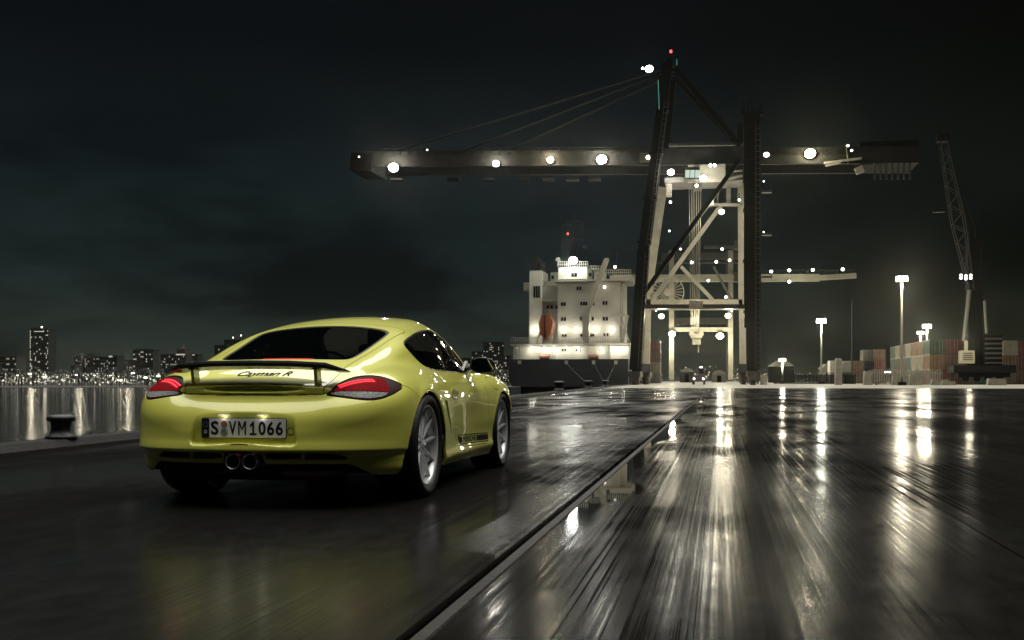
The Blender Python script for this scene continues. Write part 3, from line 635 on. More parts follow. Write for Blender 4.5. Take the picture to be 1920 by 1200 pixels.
def stack(px, Y, colours, rz, where, L=6.06, jit=.05, base=0):
    """bottom-to-top list of colours at the place photo pixel column px, plane Y"""
    x = at(px, 713, Y).x
    names = {1: ['on the ground'], 2: ['at the bottom', 'on top'], 3: ['at the bottom', 'in the middle', 'on top'], 4: ['at the bottom', 'second from the ground', 'third from the ground', 'on top']}[len(colours)]
    for i, c in enumerate(colours):
        container(x + RNG.uniform(-jit, jit), Y + RNG.uniform(-jit, jit), i * (LH + .015), rz, c, f'{c.replace("_", " ")} container {names[i]} of the {where}', L)
# tall block on the right: long sides towards the quay, door ends towards us
pal = ['rust', 'beige', 'orange', 'brown', 'teal', 'grey', 'green', 'red', 'white', 'bright_green']
front = [['red', 'orange', 'green'], ['red', 'rust', 'red'], ['brown', 'orange', 'rust'], ['green', 'rust', 'brown']]
which = ['left column of the tall block', 'second column of the tall block', 'third column of the tall block', 'rightmost column of the tall block']
X0, YB = 36.95, 195.0
for i, cols in enumerate(front):
    for k_, c in enumerate(cols):
        pos = ('bottom', 'middle', 'top')[k_]
        container(X0 + 2.47 * i, YB, k_ * 2.605, 0, c, f'{c} container, door end to us, {pos} of the {which[i]}')
side_cols = [['bright_green', 'beige', 'orange'], ['grey', 'beige', 'orange'], ['grey', 'teal', 'beige'], ['brown', 'rust', 'rust'], ['rust', 'brown', 'beige'], ['teal', 'green', 'green']]
ordn = ['second', 'third', 'fourth', 'fifth', 'sixth', 'last']
for j, cols in enumerate(side_cols):
    for k_, c in enumerate(cols):
        container(X0, YB + 6.25 * (j + 1), k_ * 2.605, 0, c, f'{c.replace("_", " ")} container, {("bottom", "middle", "top")[k_]} of the {ordn[j]} stack back along the tall block')
stack(1567, 252, ['grey', 'white'], 0, 'two-high stack nearest the big crane')
stack(1588, 256, ['blue', 'white'], 0, 'two-high stack beside a dark gap')
stack(1609, 254, ['brown', 'rust'], 0, 'two-high stack left of the three-high ones')
stack(1629, 258, ['brown', 'blue', 'grey'], 0, 'three-high stack with a blue box')
stack(1650, 255, ['brown', 'red', 'rust'], 0, 'three-high stack touching the tall block')
stack(1894, 204, ['brown', 'rust', 'beige'], 0, 'stack right of the mobile crane')
stack(1919, 206, ['rust', 'red', 'red'], 0, 'stack at the right edge of the photo')
stack(1228, 262, ['grey', 'beige', 'rust', 'red'], 0, 'stack seen between the left crane legs')
# mobile harbour crane
YM = 188.0
mob = empty('mobile_harbour_crane', (at(1828, 713, YM).x, YM, 0)); MO = mob.location.copy()
tag(mob, 'dark mobile harbour crane with slim tower and lattice jib among the containers', 'crane')
MBK = mat('mobile_crane_dark', (.010, .010, .009), .6, spec=.1); MGR = mat('mobile_crane_grey', (.05, .05, .045), .5)
P3 = lambda a, b_, y=0: at(a, b_, YM) - MO + Vector((0, y, 0))
def mpart(name, m, fn, parent=None): q = MB(); fn(q); return q.build(name, m, parent or mob)
mpart('tower', MBK, lambda q: (q.beam(P3(1826, 690), P3(1826, 452), 2.2, 2.2, up=(0, 1, 0)), q.beam(P3(1816, 452), P3(1836, 452), .8, 2.4, up=(0, 1, 0)), q.beam(P3(1819, 452), P3(1819, 434), .6), q.beam(P3(1832, 452), P3(1832, 436), .5)))
mpart('tower_house', MBK, lambda q: (q.beam(P3(1836, 660), P3(1873, 660), 5.4, 4.5, up=(0, 1, 0)),))
for i in range(6): mpart('house_louvre', MGR, lambda q: q.box(P3(1856, 636 + i * 9, -2.4), (2.6, .3, .3)))
mpart('chassis', MBK, lambda q: (q.box(P3(1838, 692, 0) * 1.0, (9.5, 6, 1.2)), q.box(P3(1838, 702, 0), (8, 5, .9))))
for i in range(4): mpart('road_wheel', MBK, lambda q: q.tube(P3(1805 + i * 21, 709, -2.4) , P3(1805 + i * 21, 709, -1.8), .55, n=16))
cab = mpart('driver_cabin', mat('mobile_cabin_cream', (.40, .37, .28), .5), lambda q: (q.box(P3(1807, 670, -2), (2.1, 2, 2.1)), q.box(P3(1806, 650, -2), (.5, .5, 1.8))))
mpart('cabin_louvre', MBK, lambda q: [q.box(P3(1807, 663 + i * 4, -3.05), (1.5, .05, .12)) for i in range(4)], cab)
def jib(q):
    p, e = P3(1818, 545, -1), P3(1764, 262, -1); d = (e - p); n_ = 16
    nrm = Vector((-d.z, 0, d.x)).normalized()
    for s in (-1, 1):
        for y in (-.8, .8): q.beam(p + nrm * s * .35 + Vector((0, y, 0)), p + d * .45 + nrm * s * 1.0 + Vector((0, y, 0)), .16); q.beam(p + d * .45 + nrm * s * 1.0 + Vector((0, y, 0)), e + nrm * s * .45 + Vector((0, y, 0)), .16)
    wd = lambda f: .35 + (1.0 - .35) * f / .45 if f < .45 else 1.0 - .55 * (f - .45) / .55
    for i in range(n_):
        f0, f1 = i / n_, (i + 1) / n_; s = 1 if i % 2 else -1
        for y in (-.8, .8): q.beam(p + d * f0 + nrm * s * wd(f0) + Vector((0, y, 0)), p + d * f1 - nrm * s * wd(f1) + Vector((0, y, 0)), .09)
        q.beam(p + d * f0 + nrm * s * wd(f0) + Vector((0, -.8, 0)), p + d * f0 + nrm * s * wd(f0) + Vector((0, .8, 0)), .09)
mpart('jib', mat('jib_grey', (.05, .05, .042), .6, spec=.2), jib)
mpart('jib_head', MBK, lambda q: q.box(P3(1765, 262, -1), (1.8, 1.6, 1.2))); mpart('jib_platform', MBK, lambda q: q.box(P3(1758, 397, -1), (1.8, 1, .5)))
for a in ((1832, 440), (1820, 440)): mpart('jib_rope', MBK, lambda q: q.tube(P3(*a), P3(1770, 262, -1), .05, n=5))
mpart('hydraulic_ram', mat('bright_ram', (.22, .22, .18), .4, metal=.3), lambda q: (q.tube(P3(1803, 640, -1.6), P3(1814, 545, -1.4), .30, n=10), q.tube(P3(1845, 626, -1.6), P3(1841, 565, -1.6), .22, n=10)))
for px, py in ((1797, 521), (1806, 522), (1815, 521)): floodlight(mob, P3(px, py, -2), .6, .9, 1, 2, M_LAMP_S, (0, -1, -.1))
lamp('cabin_glow', P3(1797, 640, -8), 700, WARM, mob, size=.4)
# fence, concrete blocks, vehicles on the yard
CONC = mat('pale_concrete_block', (.30, .28, .23), .6, noise=(1.2, .4))
for i, (px, Y, w, h, lab) in enumerate(((1688, 172, 2.5, 1.4, 'pale concrete block at the foot of the tallest light mast'), (1716, 170, 1.9, 1.6, 'narrow pale concrete block in front of the tall container block'), (1762, 171, 2.6, .9, 'low pale concrete block left of the mobile crane'), (1778, 169, 2.0, .6, 'lowest concrete slab lying by the mobile crane'), (1868, 170, 2.6, 1.0, 'pale concrete block right under the mobile crane house'), (1572, 175, 1.1, 4.2, 'tall upright concrete pillar left of the containers'), (1626, 176, 1.2, 2.2, 'short upright concrete pillar beside the parked van'), (1432, 185, 1.2, 1.7, 'small pale box just right of the big crane'))):
    x = at(px, 713, Y).x
    o = MB().prism([(-w/2, 0), (w/2, 0), (w/2 - .1, h - .08), (w/2 - .2, h), (-w/2 + .2, h), (-w/2 + .1, h - .08)], -.6, .6).build('concrete_block', CONC, None, False, (x, Y, .002)); tag(o, lab, 'concrete block', 'concrete blocks along the yard')
fen = empty('palisade_fence', (at(1705, 713, 176).x, 176, 0)); tag(fen, 'pale upright-board fence in front of the tall container block', 'fence')
for i in range(30): MB().lohi((-6 + i * .36, 0, .05), (-6 + i * .36 + .22, .08, 2.35 + .1 * (i % 3))).build('fence_board', CONC, fen)
MB().lohi((-6.1, .081, .6), (5, .15, .75)).build('fence_rail', CONC, fen); MB().lohi((-6.1, .081, 1.8), (5, .15, 1.95)).build('fence_rail', CONC, fen)
dfe = empty('dark_board_fence', (at(1525, 713, 200).x, 200, 0)); tag(dfe, 'low dark board fence stretching between the light masts', 'fence')
for i in range(60): MB().lohi((-7 + i * .24, 0, .05), (-7 + i * .24 + .2, .06, 1.7 + .05 * (i % 4))).build('fence_board', CR_DARK, dfe)
def vehicle(px, Y, label, kind):
    o = empty('terminal_tractor' if kind == 'tractor' else 'parked_van', (at(px, 713, Y).x, Y, 0))
    if kind == 'tractor':
        pm = mat('tractor_purple', (.06, .04, .055), .4)
        MB().prism([(-1.1, .5), (1.1, .5), (1.1, 1.3), (.95, 1.5), (-.95, 1.5), (-1.1, 1.3)], 0, 4.5).build('body', pm, o)
        MB().lohi((-.15, .6, 1.5), (.95, 2.4, 2.9)).build('cab', pm, o); MB().lohi((-.02, .57, 1.9), (.82, .599, 2.7)).build('cab_window', WIND, o)
        for s in (-1, 1):
            for y in (.7, 3.8): MB().tube((s * .75, y, .5), (s * 1.08, y, .5), .5, n=18).build('wheel', RUB, o)
            MB().lohi((s * .78 - .13, -.06, .85), (s * .78 + .13, -.01, 1.15)).build('lamp', M_LAMP_S, o)
        MB().lohi((.2, .8, 2.9), (.6, 1.0, 3.1)).build('roof_beacon', M_LAMP_SW, o)
    else:
        pm = mat('van_dark', (.05, .05, .055), .35, coat=.6)
        MB().prism([(0, .45), (4.4, .45), (4.5, .9), (3.6, 1.1), (2.9, 1.85), (.2, 1.9), (0, 1.2)], -.9, .9, 'y').build('body', pm, o)
        MB().prism([(2.95, 1.75), (3.5, 1.15), (2.6, 1.15), (2.6, 1.75)], -.92, -.905, 'y').build('side_window', WIND, o)
        for x in (.8, 3.5): MB().tube((x, -.93, .38), (x, -.7, .38), .38, n=18).build('wheel', RUB, o)
        MB().lohi((2.2, -1.02, 1.9), (2.9, -.3, 2.15)).build('roof_beacon', M_LAMP, o); MB().lohi((4.46, -.8, .7), (4.53, -.4, .92)).build('headlamp', M_LAMP_S, o)
        MB().lohi((4.2, -.95, 1.2), (4.4, -.9, 1.35)).build('marker_lamp', M_RED, o)
    tag(o, label, 'tractor' if kind == 'tractor' else 'van'); return o
RUB = mat('yard_tyre', (.012, .012, .012), .6)
vehicle(1310, 186, 'dark purple terminal tractor with two lit lamps under the big crane', 'tractor')
vehicle(1632, 178, 'dark van with a bright roof beacon beside the containers', 'van')
# sheds far behind
def shed(px0, px1, top, Y, label, m, mr):
    a, b_ = at(px0, 713, Y), at(px1, top, Y); w = b_.x - a.x; h = b_.z; o = empty('shed', (a.x + w / 2, Y, 0))
    MB().lohi((-w/2, 0, 0), (w/2, 14, h * .72)).build('wall', m, o)
    MB().prism([(-w/2 - .3, h * .725), (w/2 + .3, h * .725), (w * .12, h), (-w * .12, h)], -.3, 14.3).build('roof', mr, o)
    MB().lohi((-w * .15, -.08, 0.01), (w * .15, -.01, h * .55)).build('shed_door', CR_DARK, o)
    tag(o, label, 'shed', 'sheds behind the yard')
PALE = mat('pale_shed_wall', (.28, .27, .22), .6, noise=(.3, .3)); SROOF = mat('shed_roof', (.35, .33, .26), .5, noise=(.3, .3))
shed(1444, 1489, 675, 330, 'wide shed with pale roof right of the big crane', CR_DARK, SROOF)
shed(1543, 1560, 682, 320, 'small white gabled shed left of the containers', PALE, SROOF)
shed(1275, 1300, 690, 360, 'low shed seen through the left half of the crane portal', CR_MID, SROOF)
shed(1335, 1362, 694, 380, 'low pale shed seen through the right half of the crane portal', PALE, SROOF)

# ================================================================== far shore and city
def dirpt(px, py, d):
    """point at horizontal depth d along the view axis"""
    l = (px - 960) / FPX
    return Vector((d * (-SN + l * CS), d * (CS + l * SN), CAM_Z + d * (HORIZON - py) / FPX))
LAND = mat('dark_shore_land', (.02, .02, .016), .8, noise=(.05, .5)); BEACH = mat('dim_beach_sand', (.10, .094, .075), .8, noise=(.06, .3))
def strip(pts_near, pts_far, z):
    n_ = len(pts_near); vs = [(p.x, p.y, z) for p in pts_near] + [(p.x, p.y, z) for p in pts_far]
    return MB().add(vs, [(i, i + 1, n_ + i + 1, n_ + i) for i in range(n_ - 1)])
pxs = list(range(-700, 1250, 50))
tag(strip([dirpt(p, 713, 330 + .02 * (p - 100)) for p in pxs], [dirpt(p, 713, 352 + .02 * (p - 100)) for p in pxs], -1.45).build('beach', BEACH), kind='structure')
tag(strip([dirpt(p, 713, 352 + .02 * (p - 100)) for p in pxs], [dirpt(p, 713, 4500) for p in pxs], -1.40).build('far_shore', LAND), kind='structure')
tag(strip([dirpt(p, 713, 720) for p in range(1250, 2800, 100)], [dirpt(p, 713, 4500) for p in range(1250, 2800, 100)], -.3).build('far_land', LAND), kind='structure')
WALLS = [mat('tower_wall_%d' % i, c, .7, noise=(.02, .3)) for i, c in enumerate([(.045, .047, .038), (.065, .066, .054), (.085, .085, .068), (.13, .127, .10), (.05, .05, .042)])]
def building(px0, px1, top, d, label, wall=0, rows=8, cols=6, lit=.3, depth=22, extras=(), win_w=.55, win_h=.5, bright=M_WIN, columns=None):
    a, b_ = dirpt(px0, 713, d), dirpt(px1, 713, d); w = (b_ - a).length; h = (713 - top) * d / FPX + CAM_Z + 1.4
    mid = (a + b_) / 2; o = empty('city_building', (mid.x, mid.y, -1.4), PHI)
    MB().lohi((-w/2, 0, 0), (w/2, depth, h)).build('wall', WALLS[wall], o)
    MB().lohi((-w/2 - .3, -.3, h + .01), (w/2 + .3, depth + .3, h + 1.0)).build('roof', WALLS[min(wall + 1, 3)], o)
    dk, lt = MB(), MB(); cw, rh = w / (cols + .4), (h - 3) / (rows + .3)
    base = h - rows * rh - rh * .2
    for r in range(rows):
        for c in range(cols):
            x = -w/2 + cw * (c + .7); z = base + rh * (r + .5)
            p = lit if columns is None else (columns[0] if (c == 0 or c == cols - 1) else columns[1])
            q = lt if RNG.random() < p * .6 else dk
            q.lohi((x - cw * win_w / 2, -.12, z - rh * win_h / 2), (x + cw * win_w / 2, .05, z + rh * win_h / 2))
    if dk.v: tag(dk.build('dark_windows', WIND, o), kind='stuff')
    if lt.v: tag(lt.build('lit_windows', bright, o), kind='stuff')
    for e in extras:
        k_, x0, x1, z0, z1 = e[:5]; m = e[5] if len(e) > 5 else WALLS[wall]
        s = d / FPX; q = MB()
        xx0, xx1 = (x0 - (px0 + px1) / 2) * s, (x1 - (px0 + px1) / 2) * s; zz0, zz1 = (713 - z0) * s + CAM_Z + 1.4, (713 - z1) * s + CAM_Z + 1.4
        if k_ == 'box': q.lohi((xx0, 1.0 if m is not M_WIN else -.4, zz0), (xx1, depth - 2 if m is not M_WIN else -.2, zz1)); q.build('roof_block', m, o)
        if k_ == 'cone': q.tube(((xx0 + xx1) / 2, depth / 2, zz0), ((xx0 + xx1) / 2, depth / 2, zz1), (xx1 - xx0) / 2, .1, 4); q.build('pointed_roof', m, o)
        if k_ == 'ball': q.tube(((xx0 + xx1) / 2, -1.5, zz0), ((xx0 + xx1) / 2, -1.5, zz1), (xx1 - xx0) / 2, (xx1 - xx0) / 2, 14); q.build('lit_sign', m, o)
        if k_ == 'lamp': q.tube(((xx0 + xx1) / 2, 0, zz0), ((xx0 + xx1) / 2, 0, zz1), (xx1 - xx0) / 2, n=8); q.build('roof_lamp', M_LAMP_S, o)
    tag(o, label, 'building', 'city buildings across the water')
    return o
DW = mat('dim_lit_window', (1, 1, 1), .4, emit=(1, .95, .72), estr=.22)
building(-8, 31, 669, 1150, 'pale low office block at the left edge across the water', 3, 8, 12, .30, bright=DW, win_w=.8)
building(55, 91, 618, 1300, 'tall dark tower with bright edge columns across the water', 0, 24, 14, .12, columns=(.92, .16), extras=(('box', 58, 88, 618, 614), ('lamp', 77, 79.4, 614.5, 612), ('box', 64, 82, 622.4, 620.8, M_WIN)), bright=mat('tower_lit_window', (1, 1, 1), .4, emit=(1, .95, .75), estr=.7))
building(139, 153, 672, 1200, 'small tower with pointed roof left of the hotel block', 1, 8, 5, .22, extras=(('cone', 140, 152, 667, 661), ('box', 141, 151, 672, 666)))
building(132, 140, 686, 1150, 'lowest stub of a building beside the pointed tower', 2, 4, 3, .4)
building(158, 203, 670, 1200, 'wide hotel block with a glowing roof band', 1, 9, 16, .32, extras=(('box', 159, 203, 673.5, 669, mat('glowing_roof_band', (.8, .8, .7), .5, emit=(1, .97, .8), estr=.35)), ('box', 163, 176, 670, 663)), bright=DW)
building(203, 220, 668, 1190, 'dark block with a lit crown right of the hotel', 0, 9, 6, .15, extras=(('box', 204, 211, 670, 667, M_WIN),))
building(219, 250, 676, 1260, 'low long block with dotted windows', 1, 7, 12, .35, bright=DW)
building(249, 287, 657, 1230, 'broad mid-rise tower with stepped roof across the water', 1, 12, 11, .34, extras=(('box', 255, 281, 657, 653.5),), bright=mat('mid_lit_window', (1, 1, 1), .4, emit=(1, .95, .75), estr=.45))
building(301, 349, 665, 1180, 'wide pale block with a domed clock turret', 2, 9, 16, .30, extras=(('box', 331, 346, 665, 654), ('cone', 333, 344, 654, 643), ('box', 330, 347, 666, 663.6, M_WIN)), bright=DW)
building(349, 370, 665, 1210, 'narrow block with a round glowing sign right of the turret', 0, 9, 7, .12, extras=(('ball', 350, 361, 685, 677, M_WIN), ('box', 350, 365, 666.5, 664.8, M_WIN)))
building(402, 425, 648, 1400, 'dim tower half hidden behind the left roof pillar of the car', 0, 14, 7, .08, extras=(('box', 402, 404, 700, 650, DW),))
building(420, 470, 638, 1500, 'tall dim tower behind the car roof', 0, 16, 12, .07, extras=(('lamp', 436, 438, 634, 632), ('lamp', 451, 453, 630, 628)))
building(862, 882, 672, 1250, 'short tower right behind the car mirror', 0, 9, 6, .22, bright=M_WIN)
building(884, 906, 660, 1300, 'speckled apartment tower just right of the car mirror', 1, 13, 9, .25, bright=M_WIN)
building(906, 945, 642, 1350, 'tallest speckled apartment tower left of the ship', 0, 19, 14, .24, bright=M_WIN)
building(944, 958, 668, 1300, 'narrow dim tower touching the left end of the ship', 0, 9, 5, .12)
# lamp posts on the far promenade that can be told apart
for px, py, lab, m in ((56, 701, 'lit lamp post left of the bright pair on the far promenade', M_LAMP_W), (84, 707, 'low dazzling lamp post below the tall tower across the water', M_LAMP_W), (33, 704, 'small lit lamp post near the left edge across the water', M_LAMP_SW), (143, 703, 'small lit lamp post below the hotel block', M_LAMP_S), (177, 704, 'lit lamp post below the left end of the hotel', M_LAMP_SW), (207, 704, 'lit lamp post below the lit crown block', M_LAMP_SW), (224, 713, 'low dazzling lamp post near the stepped tower', M_LAMP_W), (249, 700, 'tall lit lamp post below the stepped tower', M_LAMP_W), (273, 708, 'dazzling lamp post left of the car tail light', M_LAMP_W), (297, 705, 'lit lamp post closest to the car tail light', M_LAMP_W)):
    d = 385 + (px * 7 % 40); p = dirpt(px, py, d); o = empty('shore_lamp_post', (p.x, p.y, -1.4)); h = p.z + 1.4
    MB().tube((0, 0, 0), (0, 0, h), .10, .06, 6).build('post', POLE, o)
    r = .55 if m is M_LAMP_W else .3
    MB().tube((-r, 0, h), (r, 0, h), r * .5, n=8).build('lamp_head', m, o)
    tag(o, lab, 'lamp post', 'lamp posts on the far promenade')
# the mass of small lights, parked cars and palms along the shore that nobody could count
lt, lw = MB(), MB(); tr = MB()
def spark(q, p, r): q.add([p + Vector(v) * r for v in ((1, 0, 0), (-1, 0, 0), (0, 1, 0), (0, -1, 0), (0, 0, 1), (0, 0, -1))], [(0, 2, 4), (2, 1, 4), (1, 3, 4), (3, 0, 4), (2, 0, 5), (1, 2, 5), (3, 1, 5), (0, 3, 5)])
for i in range(2100):
    px = RNG.uniform(-40, 420) if i < 1100 else RNG.uniform(420, 860) if i < 1600 else RNG.uniform(-600, -40); d = RNG.uniform(356, 700); f = RNG.random() ** 1.3
    z = -1.2 + (713 - 697) * d / FPX * f + RNG.uniform(0, 1.5)
    p = dirpt(px, 713, d); p.z = z
    spark(lt if RNG.random() < .6 else lw, p, RNG.choice([.12, .18, .28, .45], p=[.5, .3, .15, .05]) * d / 500)
for i in range(150):
    px = RNG.uniform(860, 955); d = RNG.uniform(360, 700); p = dirpt(px, 713, d); p.z = -1 + abs(RNG.normal(0, 3.0)); spark(lw, p, RNG.choice([.12, .2, .3]) * d / 500)
for i in range(420):
    px = RNG.choice([RNG.uniform(1240, 1400), RNG.uniform(1430, 1580), RNG.uniform(1430, 1920)]); d = RNG.uniform(420, 900); p = dirpt(px, 713, d); p.z = RNG.uniform(.3, 2) + (713 - 690) * d / FPX * RNG.random() ** 2; spark(lw, p, RNG.choice([.10, .16, .3], p=[.6, .3, .1]) * d / 500)
SP1 = mat('shore_spark_white', (1, 1, 1), .4, emit=(1, .98, .82), estr=1.3); SP2 = mat('shore_spark_warm', (1, 1, 1), .4, emit=(1, .86, .55), estr=1.3)
tag(lt.build('shore_lights_white', SP1), 'countless small white lights along the far shore', 'lights', kind='stuff'); tag(lw.build('shore_lights_warm', SP2), 'countless small warm lights along the far shore and yard', 'lights', kind='stuff')
for i in range(560):
    px = RNG.uniform(-60, 420) if i < 230 else RNG.uniform(858, 958) if i < 330 else RNG.uniform(-600, 860); d = RNG.uniform(372, 520); p = dirpt(px, 713, d); h = RNG.uniform(2.2, 6.5); r = RNG.uniform(.8, 2.0)
    base = Vector((p.x, p.y, -1.4)); tr.tube(base, base + Vector((0, 0, h)), .12, .08, 5)
    for k_ in range(11):
        t_ = RNG.uniform(0, 6.28); e = base + Vector((math.cos(t_) * r, math.sin(t_) * r, h + RNG.uniform(-.8, .6))); m_ = (base + Vector((0, 0, h)) + e) / 2 + Vector((0, 0, .5)); c = base + Vector((0, 0, h))
        w = Vector((-math.sin(t_), math.cos(t_), 0)) * .18
        tr.add([c, m_ + w, e, m_ - w], [(0, 1, 2, 3)])
tag(tr.build('shore_palms', mat('dark_palm', (.02, .024, .014), .7)), 'dark mass of palms along the far promenade', 'palms', kind='stuff')
# promenade lighting that spills over the beach and the palms
for px in (60, 150, 240):
    p = dirpt(px, 700, 375); lamp('promenade_light', p + Vector((0, 0, 4)), 900, WARM, None, size=.5)

# ================================================================== the car
# The shell is one smooth implicit surface (u = right, v = forward of the rear axle, z = up, metres),
# meshed once and then cut along its shut lines into panels, glass and lights.
CAR_X, CAR_Y = -2.695, 6.625
def curve(pts):
    p = np.array(pts, float); x = p[:, 0]; y = p[:, 1]; n = len(x)
    h = np.diff(x); d = np.diff(y) / h
    m = np.zeros(n); m[0] = d[0]; m[-1] = d[-1]
    for i in range(1, n - 1): m[i] = (d[i-1] * h[i] + d[i] * h[i-1]) / (h[i-1] + h[i])
    def f(t):
        t = np.asarray(t, float)
        i = np.clip(np.searchsorted(x, t) - 1, 0, n - 2)
        s = (t - x[i]) / h[i]; c = np.clip(s, 0, 1); s2 = c * c; s3 = s2 * c
        r = (2*s3 - 3*s2 + 1) * y[i] + (s3 - 2*s2 + c) * h[i] * m[i] + (-2*s3 + 3*s2) * y[i+1] + (s3 - s2) * h[i] * m[i+1]
        r = np.where(s < 0, np.where(i == 0, y[0] + m[0] * (t - x[0]), r), r)
        return np.where(s > 1, np.where(i == n - 2, y[-1] + m[-1] * (t - x[-1]), r), r)
    return f
def rmax(a, b, r): return np.minimum(np.maximum(a, b), -r) + np.sqrt(np.maximum(a + r, 0)**2 + np.maximum(b + r, 0)**2)
def smin(a, b, k):
    h = np.maximum(k - np.abs(a - b), 0) / k
    return np.minimum(a, b) - h * h * h * k / 6.
def sstep(a, b, x):
    t = np.clip((x - a) / (b - a), 0, 1); return t * t * (3 - 2 * t)
CW=curve([(-1.0,.85),(-.6,.872),(-.25,.886),(.1,.888),(.4,.872),(.75,.85),(1.2,.838),(1.7,.845),(2.1,.865),(2.45,.874),(2.8,.866),(3.1,.825),(3.4,.74)])
SEC=curve([(.10,-.05),(.17,-.018),(.22,.004),(.27,-.004),(.34,-.006),(.42,.0),(.50,.0),(.60,-.006),(.70,-.028),(.80,-.07),(.9,-.14)])
CT_=curve([(-1.0,.56),(-.9,.605),(-.8,.656),(-.65,.728),(-.5,.778),(-.3,.814),(-.05,.832),(.25,.834),(.6,.822),(1.0,.806),(1.5,.80),(2.0,.805),(2.3,.808),(2.6,.79),(2.9,.73),(3.15,.64),(3.4,.50)])
LEAN=curve([(.10,.19),(.20,.10),(.28,.050),(.322,.026),(.334,-.004),(.342,-.011),(.36,-.009),(.40,.002),(.46,.008),(.55,.004),(.62,.012),(.7,.04),(.8,.10)])
ZC=curve([(-1.0,.612),(-.85,.682),(-.72,.731),(-.5,.806),(-.27,.884),(0.,.968),(.3,1.058),(.6,1.142),(.85,1.195),(1.1,1.225),(1.35,1.234),(1.55,1.212),(1.75,1.140),(1.95,1.025),(2.15,.885),(2.4,.72)])
WB=curve([(-1.0,.40),(-.72,.455),(-.45,.52),(-.17,.595),(.1,.662),(.35,.71),(.7,.73),(1.1,.725),(1.5,.705),(1.8,.67),(2.2,.60),(2.5,.5)])
TUM=curve([(-.9,.3),(-.3,.40),(.1,.46),(.5,.47),(1.1,.52),(1.7,.55),(2.2,.45)])
def car_body(u,v,z):
    u=np.abs(u)
    rr=np.hypot(v+.005,z-.318);rf=np.hypot(v-2.41,z-.305)
    lip=.010*np.exp(-((rr-.378)/.030)**2)+.008*np.exp(-((rf-.362)/.028)**2)
    # the door skin is a little hollow
    hol=-.012*np.exp(-((v-1.25)/.42)**2-((z-.46)/.13)**2)
    side=u-(CW(v)+SEC(z)+lip*sstep(.5,.8,u)+hol)
    rear=(-.930+.34*u*u-.15*u**4+LEAN(z))-v
    front=v-(3.36-.55*u*u+np.minimum(0,(z-.35))*.2)
    P=rmax(side,rear,.36)
    P=rmax(P,front,.30)
    dip=.018*(1-sstep(.38,.52,u))*(1-sstep(-.6,-.3,v))
    top=(z-CT_(v)+dip)*.93
    b=rmax(P,top,.16-.04*sstep(1.5,2.5,v))
    b=np.maximum(b,.10-z)
    # number plate recess
    rec=rmax(rmax(u-(.312+.03*(.46-z)/.08*.5),np.abs(z-.463)-.088,.03),-.872-.05-v,.01)
    rec=rmax(rec,v+.872-.02*(.46-z),.004)
    b=rmax(b,-rec,.014)
    return b
def car_cabin(u,v,z):
    u=np.abs(u)
    cr=.09+.09*sstep(.4,1.0,v)
    top=(z-(ZC(v)-cr*u*u))*.93
    zz=np.maximum(z-.85,-.12)
    side=(u-(WB(v)-TUM(v)*zz-.25*np.maximum(zz,0)**2))*.87
    rear=(-.775+.16*u*u)-v
    c=rmax(top,side,.05+.08*sstep(.0,.8,v))
    c=rmax(c,rear,.012)
    c=np.maximum(c,.662-z)
    # scooped trailing face of the lid
    g=(np.sqrt((u/.405)**2+((v+.80)/.075)**2+((z-.694)/.021)**2)-1)*.021
    return rmax(c,-g,.004)
def car_f(u,v,z):
    b=car_body(u,v,z);c=car_cabin(u,v,z)
    v=np.asarray(v)
    k=.17-.12*sstep(.15,.7,v)-.155*(1-sstep(-.72,-.45,v))*(np.abs(u)<9)
    return smin(b,c,k)

